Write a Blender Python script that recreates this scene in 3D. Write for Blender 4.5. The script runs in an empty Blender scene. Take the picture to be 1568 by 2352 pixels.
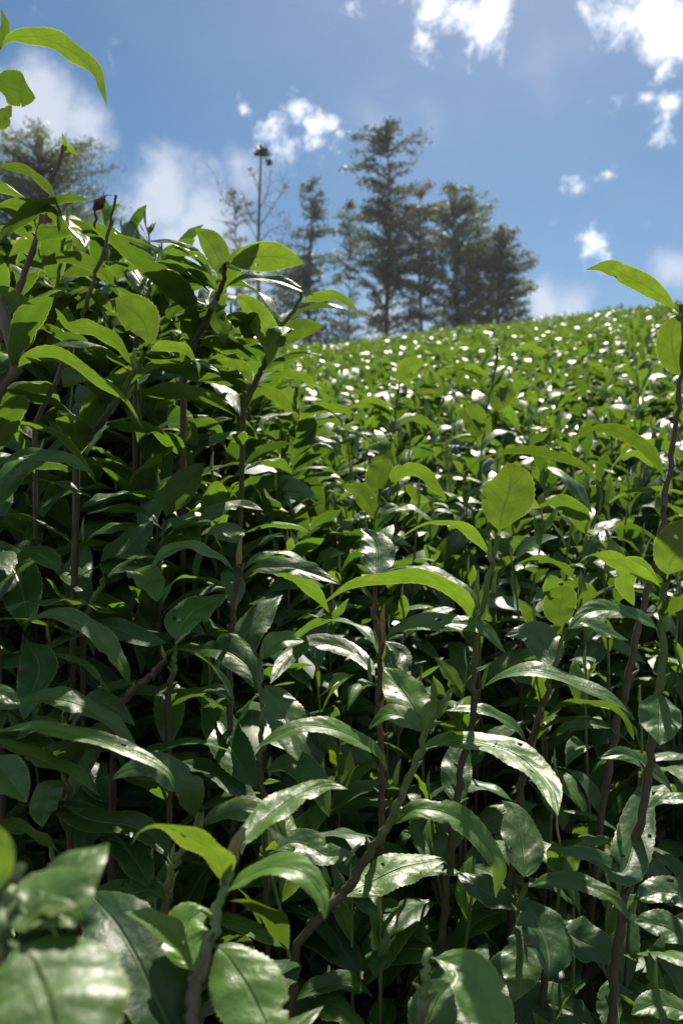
import bpy, math, random
import numpy as np
from mathutils import Vector, Matrix
R = math.radians
scene = bpy.context.scene
col = scene.collection
rng = random.Random(11)
NR = np.random.RandomState(5)

# ------------------------------------------------------------------ camera
CAMZ = 1.05
F = 1777.0                       # focal length in units of the survey grid (1568 x 2352)
cam_d = bpy.data.cameras.new('camera'); cam = bpy.data.objects.new('camera', cam_d); col.objects.link(cam)
cam.location = (0, 0, CAMZ); cam.rotation_euler = (R(90), 0, 0)
cam_d.sensor_fit = 'VERTICAL'; cam_d.sensor_height = 36; cam_d.sensor_width = 24
cam_d.lens = F / 2352 * 36
cam_d.clip_start = 0.02; cam_d.clip_end = 3000
cam_d.dof.use_dof = True; cam_d.dof.focus_distance = 0.55; cam_d.dof.aperture_fstop = 11.0
scene.camera = cam

# ------------------------------------------------------------------ light, sky, exposure
SUN_EL, SUN_AZ = 51.0, 14.0      # azimuth to the right of straight ahead (+Y)
sd = Vector((math.sin(R(SUN_AZ)) * math.cos(R(SUN_EL)), math.cos(R(SUN_AZ)) * math.cos(R(SUN_EL)), math.sin(R(SUN_EL))))
sun_d = bpy.data.lights.new('sun', 'SUN'); sun = bpy.data.objects.new('sun', sun_d); col.objects.link(sun)
sun_d.energy = 4.2; sun_d.angle = R(0.55); sun_d.color = (1.0, 0.93, 0.80)
sun.rotation_euler = (-sd).to_track_quat('-Z', 'Y').to_euler(); sun.location = (0, 0, 30)
scene.view_settings.view_transform = 'Standard'; scene.view_settings.look = 'None'
scene.view_settings.gamma = 1; scene.view_settings.exposure = 1.02
scene.view_settings.use_curve_mapping = False
scene.cycles.use_denoising = True
scene.cycles.max_bounces = 8; scene.cycles.diffuse_bounces = 4; scene.cycles.glossy_bounces = 2
scene.cycles.transmission_bounces = 4; scene.cycles.transparent_max_bounces = 6
scene.cycles.sample_clamp_indirect = 4.0
scene.cycles.caustics_reflective = False; scene.cycles.caustics_refractive = False

world = bpy.data.worlds.new('World'); scene.world = world; world.use_nodes = True
wt = world.node_tree; wt.nodes.clear()


class NG:
    """small helper to wire nodes"""
    def __init__(s, t): s.t = t
    def n(s, kind, **kw):
        nd = s.t.nodes.new(kind)
        for k, v in kw.items(): setattr(nd, k, v)
        return nd
    def put(s, sock, v):
        if hasattr(v, 'is_output') or isinstance(v, bpy.types.NodeSocket): s.t.links.new(v, sock)
        else: sock.default_value = v
    def m(s, op, a, b=None, c=None, clamp=False):
        nd = s.n('ShaderNodeMath', operation=op, use_clamp=clamp)
        s.put(nd.inputs[0], a)
        if b is not None: s.put(nd.inputs[1], b)
        if c is not None: s.put(nd.inputs[2], c)
        return nd.outputs[0]
    def mix(s, f, a, b, blend='MIX'):
        nd = s.n('ShaderNodeMix', data_type='RGBA', blend_type=blend)
        s.put(nd.inputs[0], f); s.put(nd.inputs[6], a); s.put(nd.inputs[7], b)
        return nd.outputs[2]
    def ss(s, v, lo, hi, a=0.0, b=1.0):
        nd = s.n('ShaderNodeMapRange', interpolation_type='SMOOTHSTEP')
        s.put(nd.inputs[0], v); s.put(nd.inputs[1], lo); s.put(nd.inputs[2], hi); s.put(nd.inputs[3], a); s.put(nd.inputs[4], b)
        return nd.outputs[0]
    def noise(s, vec, scale, detail=4, rough=0.5, dist=0.0, w=None):
        nd = s.n('ShaderNodeTexNoise', noise_dimensions='3D' if w is None else '4D')
        if vec is not None: s.put(nd.inputs['Vector'], vec)
        if w is not None: s.put(nd.inputs['W'], w)
        nd.inputs['Scale'].default_value = scale; nd.inputs['Detail'].default_value = detail
        nd.inputs['Roughness'].default_value = rough; nd.inputs['Distortion'].default_value = dist
        return nd.outputs[0]


g = NG(wt)
sky = g.n('ShaderNodeTexSky', sky_type='NISHITA')
sky.sun_disc = False; sky.sun_elevation = R(SUN_EL); sky.sun_rotation = R(SUN_AZ)
sky.air_density = 1.0; sky.dust_density = 1.0; sky.ozone_density = 2.5; sky.altitude = 800
dirv = g.n('ShaderNodeTexCoord').outputs['Generated']


def warped(scale, amount):
    nz = g.n('ShaderNodeTexNoise'); g.put(nz.inputs['Vector'], dirv); nz.inputs['Scale'].default_value = scale; nz.inputs['Detail'].default_value = 6; nz.inputs['Roughness'].default_value = 0.6
    sb = g.n('ShaderNodeVectorMath', operation='SUBTRACT'); g.put(sb.inputs[0], nz.outputs['Color']); sb.inputs[1].default_value = (.5, .5, .5)
    sc = g.n('ShaderNodeVectorMath', operation='SCALE'); g.put(sc.inputs[0], sb.outputs[0]); sc.inputs['Scale'].default_value = amount
    ad = g.n('ShaderNodeVectorMath', operation='ADD'); g.put(ad.inputs[0], dirv); g.put(ad.inputs[1], sc.outputs[0])
    return ad.outputs[0]


def blob_chain(blobs, vec=None):
    out = None
    for (px, py, r, w) in blobs:
        c = Vector(((px - 784) / F, 1.0, (1176 - py) / F)).normalized()
        dn = g.n('ShaderNodeVectorMath', operation='DISTANCE')
        g.put(dn.inputs[0], vec if vec is not None else dirv); dn.inputs[1].default_value = c
        v = g.m('MULTIPLY_ADD', dn.outputs['Value'], -w / (r / F), w)
        out = v if out is None else g.m('MAXIMUM', out, v)
    return g.m('MAXIMUM', out, 0.0)


crisp = [(1000, 15, 75, 1), (1050, 40, 70, 1), (1100, 70, 85, 1.15), (1115, 20, 75, 1.1), (1080, 140, 50, .9), (965, 80, 62, .85), (990, 110, 38, .7),
         (1430, 30, 85, 1.05), (1500, 10, 110, 1.2), (1560, 50, 110, 1.2), (1500, 100, 75, 1), (1530, 160, 52, .85), (1620, 110, 90, 1),
         (1515, 245, 42, .8), (1508, 285, 36, .7), (1328, 418, 36, .62), (1395, 400, 22, .45), (1360, 570, 62, .75), (1385, 590, 40, .6),
         (680, 240, 52, .78), (718, 285, 52, .8), (738, 350, 40, .7), (620, 300, 46, .62), (585, 240, 34, .6), (665, 325, 46, .5), (820, 5, 40, .6),
         (910, 0, 30, .6)]
soft = [(110, 270, 130, 1.2), (200, 300, 100, 1), (30, 260, 110, .8), (20, 300, 150, .9), (380, 450, 150, 1.5), (330, 480, 140, 1.3), (450, 500, 150, 1.4), (400, 540, 150, 1.3), (300, 560, 160, .9), (560, 420, 110, .9),
        (640, 400, 70, .6), (760, 660, 200, .7), (1265, 700, 110, 1.1), (1330, 730, 110, .9), (1540, 640, 110, 1), (1590, 690, 110, .9), (900, 720, 210, .8), (500, 640, 190, .8), (700, 760, 200, .8), (1120, 730, 150, .7)]
n1 = g.noise(dirv, 16.0, 10, 0.68, 0.4)
n2 = g.noise(dirv, 5.0, 5, 0.5, 0.2)
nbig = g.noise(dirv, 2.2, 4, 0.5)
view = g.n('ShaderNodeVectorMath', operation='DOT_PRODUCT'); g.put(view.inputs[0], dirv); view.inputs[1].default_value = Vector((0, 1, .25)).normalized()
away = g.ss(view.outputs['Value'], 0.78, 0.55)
wide = g.m('MULTIPLY', g.ss(nbig, 0.42, 0.58), away)  # unseen clouds outside the view, cover thickened to add fill light
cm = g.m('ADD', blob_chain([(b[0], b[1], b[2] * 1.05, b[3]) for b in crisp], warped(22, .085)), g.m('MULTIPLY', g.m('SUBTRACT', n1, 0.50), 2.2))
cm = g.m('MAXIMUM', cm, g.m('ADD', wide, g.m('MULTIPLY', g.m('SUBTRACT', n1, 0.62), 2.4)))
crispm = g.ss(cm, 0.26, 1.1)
sm = g.m('ADD', blob_chain(soft, warped(9, .11)), g.m('MULTIPLY', g.m('SUBTRACT', n2, 0.5), 2.0))
softm = g.ss(sm, 0.30, 1.0, 0.0, 0.8)
haze_el = g.n('ShaderNodeSeparateXYZ'); g.put(haze_el.inputs[0], dirv)
veil = g.ss(haze_el.outputs[2], 0.42, 0.0, 0.0, 0.16)
wisp = g.m('MULTIPLY', g.ss(g.noise(dirv, 3.0, 6, 0.6, 0.6), 0.45, 0.75), 0.08)
skys = g.n('ShaderNodeVectorMath', operation='SCALE'); g.put(skys.inputs[0], sky.outputs[0]); skys.inputs['Scale'].default_value = 1.0
hsv = g.n('ShaderNodeHueSaturation'); g.put(hsv.inputs['Color'], sky.outputs[0]); hsv.inputs['Hue'].default_value = 0.490; hsv.inputs['Saturation'].default_value = 1.26; hsv.inputs['Value'].default_value = 0.85
c0 = g.mix(g.m('ADD', veil, wisp), hsv.outputs[0], (5.6, 6.6, 8.2, 1))
c1 = g.mix(softm, c0, (7.4, 7.9, 9.0, 1))
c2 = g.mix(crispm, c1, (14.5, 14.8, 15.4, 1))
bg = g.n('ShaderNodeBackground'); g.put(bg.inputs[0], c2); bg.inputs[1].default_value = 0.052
wo = g.n('ShaderNodeOutputWorld'); wt.links.new(bg.outputs[0], wo.inputs[0])


# ------------------------------------------------------------------ helpers
def P(px, py, d):
    return Vector(((px - 784) / F * d, d, CAMZ - (py - 1176) / F * d))


def make_mesh(name, V, Fq, uv=None, attrs=None, mats=(), smooth=True):
    """V (n,3); Fq list/array of quads (k,4) or tris; uv per vertex (n,2)"""
    me = bpy.data.meshes.new(name)
    V = np.asarray(V, dtype=np.float32); Fq = np.asarray(Fq, dtype=np.int32)
    k, w = Fq.shape
    me.vertices.add(len(V)); me.vertices.foreach_set('co', V.ravel())
    me.loops.add(k * w); me.loops.foreach_set('vertex_index', Fq.ravel())
    me.polygons.add(k)
    me.polygons.foreach_set('loop_start', np.arange(0, k * w, w, dtype=np.int32))
    me.polygons.foreach_set('use_smooth', np.full(k, smooth))
    if uv is not None:
        l = me.uv_layers.new(name='UVMap'); l.data.foreach_set('uv', np.asarray(uv, dtype=np.float32)[Fq.ravel()].ravel())
    for an, av in (attrs or {}).items():
        a = me.attributes.new(an, 'FLOAT', 'POINT'); a.data.foreach_set('value', np.asarray(av, dtype=np.float32))
    for m in mats: me.materials.append(m)
    me.update(calc_edges=True)
    me.validate()
    return me


def add(name, me, parent=None, mat=None):
    o = bpy.data.objects.new(name, me); col.objects.link(o)
    if parent is not None: o.parent = parent
    if mat is not None: o.matrix_local = mat
    return o


def tag(o, label=None, cat=None, group=None, kind=None):
    if label: o['label'] = label
    if cat: o['category'] = cat
    if group: o['group'] = group
    if kind: o['kind'] = kind
    return o


def tube(pts, radii, sides=6, caps=True):
    """returns V, F(quads), uv (v runs 0..1 along)"""
    pts = [Vector(p) for p in pts]; n = len(pts)
    V = []; UV = []; Q = []
    ref = Vector((0.3, -1, 0.1)).normalized()
    for i, p in enumerate(pts):
        t = (pts[min(i + 1, n - 1)] - pts[max(i - 1, 0)]).normalized()
        a = t.cross(ref)
        if a.length < 1e-4: a = t.cross(Vector((1, 0, 0)))
        a.normalize(); b = t.cross(a)
        for k in range(sides):
            an = 2 * math.pi * k / sides
            V.append(p + (a * math.cos(an) + b * math.sin(an)) * radii[i]); UV.append((k / sides, i / (n - 1)))
    for i in range(n - 1):
        for k in range(sides):
            k2 = (k + 1) % sides
            Q.append((i * sides + k, i * sides + k2, (i + 1) * sides + k2, (i + 1) * sides + k))
    return V, Q, UV


def catmull(pts, n):
    pts = [np.array(p, dtype=float) for p in pts]
    if len(pts) == 2: pts = [pts[0], (pts[0] + pts[1]) / 2, pts[1]]
    p = [2 * pts[0] - pts[1]] + pts + [2 * pts[-1] - pts[-2]]
    fine = []
    for i in range(1, len(p) - 2):
        for t in np.linspace(0, 1, 16, endpoint=(i == len(p) - 3)):
            a, b, c, d = p[i - 1], p[i], p[i + 1], p[i + 2]
            fine.append(0.5 * ((2 * b) + (-a + c) * t + (2 * a - 5 * b + 4 * c - d) * t * t + (-a + 3 * b - 3 * c + d) * t ** 3))
    fine = np.array(fine)
    L = np.concatenate([[0], np.cumsum(np.linalg.norm(np.diff(fine, axis=0), axis=1))])
    s = np.linspace(0, L[-1], n)
    return np.stack([np.interp(s, L, fine[:, k]) for k in range(fine.shape[1])], 1), L[-1]


# ------------------------------------------------------------------ the leaf
def leaf_arrays(C, nh, W, na=8, fold=0.3, curl=0.25, wave=0.05, serr=0.0, bull=0.0, shape=0.0, seed=0, twist=0.0):
    """C (n,3) centre line; nh normal hint (3,) or (n,3); W full width. returns V, F, uv"""
    r = random.Random(seed)
    n = len(C)
    T = np.gradient(C, axis=0); T /= np.linalg.norm(T, axis=1)[:, None]
    nh = np.broadcast_to(np.asarray(nh, dtype=float), C.shape)
    B = np.cross(T, nh); B /= (np.linalg.norm(B, axis=1)[:, None] + 1e-9)
    # keep frames from flipping
    for i in range(1, n):
        if np.dot(B[i], B[i - 1]) < 0: B[i] = -B[i]
    N = np.cross(B, T)
    s = np.linspace(0, 1, n)
    tw = twist * (s - 0.2)
    B, N = B * np.cos(tw)[:, None] + N * np.sin(tw)[:, None], N * np.cos(tw)[:, None] - B * np.sin(tw)[:, None]
    sp = np.clip((s - 0.07) / 0.93, 0, 1)
    a, b = 0.80 + shape, 1.02 - 0.35 * max(shape, 0)
    w = (sp ** a) * ((1 - sp) ** b); w /= w.max()
    w = np.maximum(w, np.where(s < .12, 0.035, 0.0))
    w[-1] = 0.012
    hw = W / 2 * w
    bites = []
    if serr:
        for q in range(r.choice([0, 0, 0, 1, 1, 2])): bites.append((r.choice([-1, 1]), r.uniform(.3, .9), r.uniform(.12, .5), r.uniform(.012, .035)))
    pk = [(r.uniform(4, 12), r.uniform(0, 6.3), r.uniform(-3, 3)) for _ in range(4)]
    u = np.linspace(-1, 1, na + 1)
    u = np.sign(u) * np.abs(u) ** 0.9
    k1, k2 = r.uniform(2.0, 3.4), r.uniform(2.0, 3.4); p1, p2 = r.uniform(0, 6.3), r.uniform(0, 6.3)
    V = np.zeros((n, na + 1, 3)); UV = np.zeros((n, na + 1, 2))
    for j, uu in enumerate(u):
        au = abs(uu)
        kk, pp = (k1, p1) if uu > 0 else (k2, p2)
        side = np.where(sp > 0, 1, 0)
        ex = np.ones(n)
        if serr and au > .99:
            tooth = np.where(np.arange(n) % 2 == 0, 1.0, -1.0) * serr
            ex = 1 + tooth * np.clip(np.minimum(sp * 8, (1 - sp) * 8), 0, 1)
        if au > .6:
            for (sg, s0, dp, wd) in bites:
                if sg * uu > 0: ex = ex * (1 - dp * (au if au > .99 else .3) * np.exp(-((s - s0) / wd) ** 2))
        lat = uu * hw * math.cos(fold * (1 - 0.4 * au)) * ex
        h = au * hw * math.sin(fold) - curl * au * au * hw
        h = h + wave * W * au ** 1.6 * np.sin(2 * math.pi * kk * s + pp) * np.clip(sp * 5, 0, 1) * w ** .5
        if serr:
            for (fq, ph, sl) in pk: h = h + .009 * W * np.sin(fq * 2 * s + ph + sl * uu) * w
        if bull: h = h + bull * W * (4 * au * (1 - au)) * np.cos(2 * math.pi * (8 + .8 * np.sin(5 * s + p1)) * (s - 0.2 * au) + (p2 if uu > 0 else 0)) * w
        V[:, j] = C + B * lat[:, None] + N * h[:, None]
        UV[:, j, 0] = uu * .5 + .5; UV[:, j, 1] = s
    idx = np.arange(n * (na + 1)).reshape(n, na + 1)
    Q = np.stack([idx[:-1, :-1], idx[:-1, 1:], idx[1:, 1:], idx[1:, :-1]], -1).reshape(-1, 4)
    return V.reshape(-1, 3), Q, UV.reshape(-1, 2)


def lib_centre(L, th0, bend, n, sb=0.0, power=1.3):
    """centre line leaving the origin towards +Y, starting th0 above level and bending down by bend"""
    s = np.linspace(0, 1, n); th = th0 - bend * s ** power
    ds = L / (n - 1)
    y = np.concatenate([[0], np.cumsum(np.cos(th[:-1]) * ds)]); z = np.concatenate([[0], np.cumsum(np.sin(th[:-1]) * ds)])
    x = sb * L * s * s
    return np.stack([x, y, z], 1), th


# ------------------------------------------------------------------ materials
def material(name):
    m = bpy.data.materials.new(name); m.use_nodes = True; m.node_tree.nodes.clear()
    return m, NG(m.node_tree)


def leaf_material(name, near=True):
    m, g = material(name)
    uv = g.n('ShaderNodeUVMap', uv_map='UVMap').outputs[0]
    sx = g.n('ShaderNodeSeparateXYZ'); g.put(sx.inputs[0], uv)
    au = g.m('ABSOLUTE', g.m('MULTIPLY_ADD', sx.outputs[0], 2.0, -1.0)); s = sx.outputs[1]
    age = g.n('ShaderNodeAttribute', attribute_name='age').outputs['Fac']
    rnda = g.n('ShaderNodeAttribute', attribute_name='rnd').outputs['Fac']
    oi = g.n('ShaderNodeObjectInfo')
    rnd = g.m('FRACT', g.m('ADD', rnda, oi.outputs['Random']))
    geo = g.n('ShaderNodeNewGeometry'); back = geo.outputs['Backfacing']
    tc = g.n('ShaderNodeTexCoord').outputs['Object'] if near else geo.outputs['Position']
    mott = g.noise(tc, 70.0, 4, 0.55, w=rnd if near else None)
    var = g.m('MULTIPLY_ADD', g.m('SUBTRACT', rnd, 0.5), 0.6, 1.0)
    var = g.m('MULTIPLY', var, g.m('MULTIPLY_ADD', g.m('SUBTRACT', mott, .5), 0.7, 1.0))
    mid = g.m('MULTIPLY', g.ss(au, 0.085, 0.015), g.ss(s, 1.0, 0.6, 0.3, 1.0))
    vph = g.m('FRACT', g.m('MULTIPLY', g.m('SUBTRACT', s, g.m('MULTIPLY', au, 0.2)), 8.0))
    vein = g.m('MULTIPLY', g.ss(g.m('ABSOLUTE', g.m('SUBTRACT', vph, 0.5)), 0.10, 0.0), g.ss(au, 0.95, 0.3))
    marg = g.ss(au, 0.93, 1.0)  # naturally pale leaf edge, lightened further to paint in a sunlit rim
    top = g.mix(age, (0.028, 0.094, 0.025, 1), (0.115, 0.235, 0.032, 1))
    und = g.mix(age, (0.055, 0.105, 0.036, 1), (0.12, 0.19, 0.034, 1))
    base = g.mix(back, top, und)
    base = g.mix(g.m('MULTIPLY', mid, g.m('MULTIPLY_ADD', back, -.2, .6)), base, (0.17, 0.26, 0.07, 1))
    base = g.mix(g.m('MULTIPLY', vein, 0.14), base, (0.12, 0.20, 0.06, 1))
    base = g.mix(g.m('MULTIPLY', marg, 0.85), base, (0.26, 0.30, 0.07, 1))
    tr = g.mix(age, (0.085, 0.185, 0.012, 1), (0.175, 0.265, 0.017, 1))
    tr = g.mix(g.m('MULTIPLY', g.m('MAXIMUM', mid, g.m('MULTIPLY', vein, .9)), 0.85), tr, (0.08, 0.17, 0.01, 1))
    tr = g.mix(g.m('MULTIPLY', g.ss(g.noise(tc, 150.0, 3, 0.6), 0.42, 0.62), 0.35), tr, (0.09, 0.17, 0.010, 1))
    tr = g.mix(g.m('MULTIPLY', marg, 0.5), tr, (0.62, 0.70, 0.09, 1))
    # wear: yellowed and browned patches with a shape of their own
    sp = g.noise(tc, 16.0, 5, 0.65, 0.4, w=g.m('MULTIPLY', rnd, 7.0) if near else None)
    yel = g.m('MULTIPLY', g.ss(sp, 0.60, 0.72), 0.55)
    brn = g.ss(g.m('ADD', sp, g.m('MULTIPLY', marg, 0.10)), 0.69, 0.73)
    base = g.mix(yel, base, (0.16, 0.17, 0.03, 1)); tr = g.mix(yel, tr, (0.50, 0.43, 0.03, 1))
    base = g.mix(brn, base, (0.13, 0.055, 0.02, 1)); tr = g.mix(brn, tr, (0.25, 0.09, 0.01, 1))
    vs = g.n('ShaderNodeVectorMath', operation='SCALE'); g.put(vs.inputs[0], base); g.put(vs.inputs['Scale'], var)
    vt = g.n('ShaderNodeVectorMath', operation='SCALE'); g.put(vt.inputs[0], tr); g.put(vt.inputs['Scale'], var)
    pr = g.n('ShaderNodeBsdfPrincipled'); g.put(pr.inputs['Base Color'], vs.outputs[0])
    dust = g.noise(tc, 30.0, 5, 0.7)
    rough = g.m('MULTIPLY_ADD', back, 0.2, g.m('MULTIPLY_ADD', dust, 0.44, 0.20))
    g.put(pr.inputs['Roughness'], rough); pr.inputs['IOR'].default_value = 1.5
    g.put(pr.inputs['Specular IOR Level'], g.m('MULTIPLY_ADD', back, -0.3, 0.6))
    tl = g.n('ShaderNodeBsdfTranslucent'); g.put(tl.inputs[0], vt.outputs[0])
    if near:
        bull = g.m('MULTIPLY', g.m('COSINE', g.m('MULTIPLY', g.m('SUBTRACT', s, g.m('MULTIPLY', au, 0.2)), 50.27)), g.m('MULTIPLY', au, g.m('SUBTRACT', 1.0, au)))
        net = g.noise(tc, 260.0, 2, 0.5)
        hgt = g.m('ADD', g.m('MULTIPLY', bull, g.m('MULTIPLY', mott, -0.6)), g.m('MULTIPLY', mid, -0.7))
        hgt = g.m('ADD', hgt, g.m('MULTIPLY', mott, 2.0)); hgt = g.m('ADD', hgt, g.m('MULTIPLY', net, 0.16))
        bp = g.n('ShaderNodeBump'); bp.inputs['Strength'].default_value = 0.75; bp.inputs['Distance'].default_value = 0.0011
        g.put(bp.inputs['Height'], hgt)
        g.t.links.new(bp.outputs[0], pr.inputs['Normal'])
    mx = g.n('ShaderNodeMixShader'); mx.inputs[0].default_value = 0.42
    g.t.links.new(pr.outputs[0], mx.inputs[1]); g.t.links.new(tl.outputs[0], mx.inputs[2])
    out = g.n('ShaderNodeOutputMaterial'); g.t.links.new(mx.outputs[0], out.inputs[0])
    return m


LEAF = leaf_material('tea_leaf'); LEAF_FAR = leaf_material('tea_leaf_far', near=False)


def simple(name, ca, cb, scale=40, rough=0.6, bump=0.3, dist=0.002, along=None):
    m, g = material(name)
    tc = g.n('ShaderNodeTexCoord').outputs['Object']
    n = g.noise(tc, scale, 5, 0.6)
    f = g.ss(n, 0.35, 0.65)
    if along:
        uv = g.n('ShaderNodeUVMap', uv_map='UVMap').outputs[0]
        sx = g.n('ShaderNodeSeparateXYZ'); g.put(sx.inputs[0], uv)
        f = g.ss(g.m('ADD', sx.outputs[1], g.m('MULTIPLY', g.m('SUBTRACT', n, .5), .5)), along[0], along[1])
    c = g.mix(f, ca, cb)
    c = g.mix(g.m('MULTIPLY', g.ss(n, .55, .8), .5), c, (c0_ := (0.12, 0.10, 0.07, 1)))
    pr = g.n('ShaderNodeBsdfPrincipled'); g.put(pr.inputs['Base Color'], c); pr.inputs['Roughness'].default_value = rough
    bp = g.n('ShaderNodeBump'); bp.inputs['Strength'].default_value = bump; bp.inputs['Distance'].default_value = dist
    g.put(bp.inputs['Height'], n); g.t.links.new(bp.outputs[0], pr.inputs['Normal'])
    out = g.n('ShaderNodeOutputMaterial'); g.t.links.new(pr.outputs[0], out.inputs[0])
    return m


STEM = simple('shoot_stem', (0.070, 0.056, 0.028, 1), (0.10, 0.15, 0.045, 1), 90, 0.55, 0.6, 0.001, along=(0.62, 0.88))
STEM_GREEN = simple('green_stem', (0.080, 0.065, 0.035, 1), (0.11, 0.17, 0.05, 1), 90, 0.5, 0.5, 0.0008, along=(0.35, 0.7))
STEM_BROWN = simple('woody_stem', (0.075, 0.048, 0.035, 1), (0.10, 0.065, 0.045, 1), 120, 0.6, 0.7, 0.001)
BUD = simple('bud', (0.14, 0.23, 0.05, 1), (0.19, 0.27, 0.07, 1), 200, 0.5, 0.2, 0.0004)
BUD_BROWN = simple('brown_bud', (0.23, 0.13, 0.07, 1), (0.27, 0.19, 0.08, 1), 200, 0.55, 0.3, 0.0004)
DEAD = simple('dead_leaf', (0.045, 0.018, 0.012, 1), (0.09, 0.035, 0.022, 1), 120, 0.6, 0.8, 0.001)
SOIL = simple('soil', (0.035, 0.025, 0.016, 1), (0.07, 0.05, 0.03, 1), 3, 0.95, 0.6, 0.02)
BARK = simple('bark', (0.055, 0.043, 0.034, 1), (0.10, 0.08, 0.06, 1), 6, 0.9, 0.8, 0.03)


def tree_leaf_material(name, a, b, tr):
    m, g = material(name)
    rnda = g.n('ShaderNodeAttribute', attribute_name='rnd').outputs['Fac']
    geo = g.n('ShaderNodeNewGeometry')
    n = g.noise(geo.outputs['Position'], 1.1, 3, 0.6)
    c = g.mix(g.ss(n, .35, .65), a, b)
    v = g.m('MULTIPLY_ADD', rnda, 0.8, 0.6)
    vs = g.n('ShaderNodeVectorMath', operation='SCALE'); g.put(vs.inputs[0], c); g.put(vs.inputs['Scale'], v)
    pr = g.n('ShaderNodeBsdfPrincipled'); g.put(pr.inputs['Base Color'], vs.outputs[0]); pr.inputs['Roughness'].default_value = 0.5
    tl = g.n('ShaderNodeBsdfTranslucent')
    vt = g.n('ShaderNodeVectorMath', operation='SCALE'); g.put(vt.inputs[0], g.mix(g.ss(n, .35, .65), tr, (tr[0] * 1.15, tr[1] * .85, tr[2], 1))); g.put(vt.inputs['Scale'], v)
    g.put(tl.inputs[0], vt.outputs[0])
    mx = g.n('ShaderNodeMixShader'); mx.inputs[0].default_value = 0.45
    g.t.links.new(pr.outputs[0], mx.inputs[1]); g.t.links.new(tl.outputs[0], mx.inputs[2])
    out = g.n('ShaderNodeOutputMaterial'); g.t.links.new(mx.outputs[0], out.inputs[0])
    return m


# ------------------------------------------------------------------ the lie of the land
KY = np.array([0, .30, .45, .62, .80, 1.0, 1.2, 1.5, 2.1, 3.0, 6, 10, 14, 17, 20, 26, 40, 90, 300, 900.])
KZ = np.array([-.40, -.36, -.300, -.190, -.092, -.002, .066, .165, .335, .55, 1.225, 2.13, 2.99, 3.60, 4.05, 4.55, 4.3, 0., -25, -90.])


def sstep(x, a, b):
    t = np.clip((x - a) / (b - a), 0, 1); return t * t * (3 - 2 * t)


def canopy(x, y, bump=True):
    """height of the plucked top of the hedge relative to the eye"""
    x = np.asarray(x, dtype=float); y = np.asarray(y, dtype=float)
    z = np.interp(y, KY, KZ)
    z = z + .108 * np.clip(x, -12, 60) * sstep(y, 1.5, 4) * (1 - sstep(y, 20, 60))
    if bump:
        k = sstep(-x / np.maximum(y, .3), -0.01, 0.24)
        z = z + (0.37 + .02 * sstep(-x / np.maximum(y, .3), .25, .4)) * k * np.exp(-((y - 1.04) / 0.36) ** 2)
        z = z + 0.05 * sstep(x, .35, .6) * np.exp(-((y - 1.1) / 0.4) ** 2)
        z = z + .05 * np.sin(x * 1.3 + .4 * y) * sstep(y, 3, 8)
    return z


def ground(x, y):
    return canopy(x, y, False) - .68


# hill: one sheet, fine near the camera, reaching the horizon
gy = np.concatenate([np.linspace(-3, 3, 41), np.linspace(3.4, 30, 50), np.geomspace(32, 900, 30)])
gy = np.concatenate([-np.geomspace(900, 4, 16), gy])
gx = np.concatenate([-np.geomspace(900, 21, 14), np.linspace(-20, 20, 81), np.geomspace(21, 900, 14)])
GX, GY = np.meshgrid(gx, gy)
GZ = CAMZ + ground(GX, np.maximum(GY, 0.2)) + .02 * np.sin(GX * 3.1) * np.cos(GY * 2.7)
GZ = np.where(GY < 0.2, GZ - np.minimum(.02 * (0.2 - GY), 12), GZ)
idx = np.arange(GX.size).reshape(GX.shape)
Q = np.stack([idx[:-1, :-1], idx[:-1, 1:], idx[1:, 1:], idx[1:, :-1]], -1).reshape(-1, 4)
tag(add('hill', make_mesh('hill', np.stack([GX, GY, GZ], -1).reshape(-1, 3), Q, mats=[SOIL])), kind='structure')

# ------------------------------------------------------------------ leaf library
LIB = {}


def build_lib():
    spec = {'up': (7, (1.15, 1.45), (.35, 1.0), (.046, .066), (.27, .36), 0.72),
            'arch': (11, (.55, 1.1), (.9, 1.7), (.066, .092), (.27, .35), 0.28),
            'spread': (7, (.25, .75), (.6, 1.3), (.070, .092), (.29, .38), 0.06)}
    for cls, (n, th, bd, Lr, wr, age) in spec.items():
        for lod, (ns, na, serr) in {'hi': (29, 8, .035), 'mid': (13, 4, 0), 'lo': (6, 2, 0), 'far': (4, 2, 0), 'tiny': (3, 2, 0), 'in': (9, 2, 0)}.items():
            r = random.Random(sum(map(ord, cls)))
            out = []
            for k in range(n):
                L = r.uniform(*Lr); t0 = r.uniform(*th); b = r.uniform(*bd); sb = r.uniform(-.18, .18); sd_ = r.randint(0, 9999)
                wr_ = r.uniform(*wr); fo = r.uniform(.15, .6); cu = r.uniform(.1, .45); wv = r.uniform(.02, .07); tw = r.uniform(-.7, .7); ag = min(1, max(0, age + r.uniform(-.2, .25)))
                sh = r.uniform(-.1, .25)
                C, thh = lib_centre(L, t0, b, ns, sb)
                nh = np.stack([np.zeros(ns), -np.sin(thh), np.cos(thh)], 1)
                V, Fq, uv = leaf_arrays(C, nh, L * wr_, na, fo, cu, wv, serr, 0.004 if lod == 'hi' else 0, sh, sd_, tw)
                e = dict(V=V, F=Fq, uv=uv, age=ag)
                if lod in ('hi', 'mid'):
                    e['me'] = make_mesh('leaf', V, Fq, uv, {'age': np.full(len(V), ag), 'rnd': np.zeros(len(V))}, [LEAF])
                out.append(e)
            LIB[cls, lod] = out


build_lib()


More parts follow.
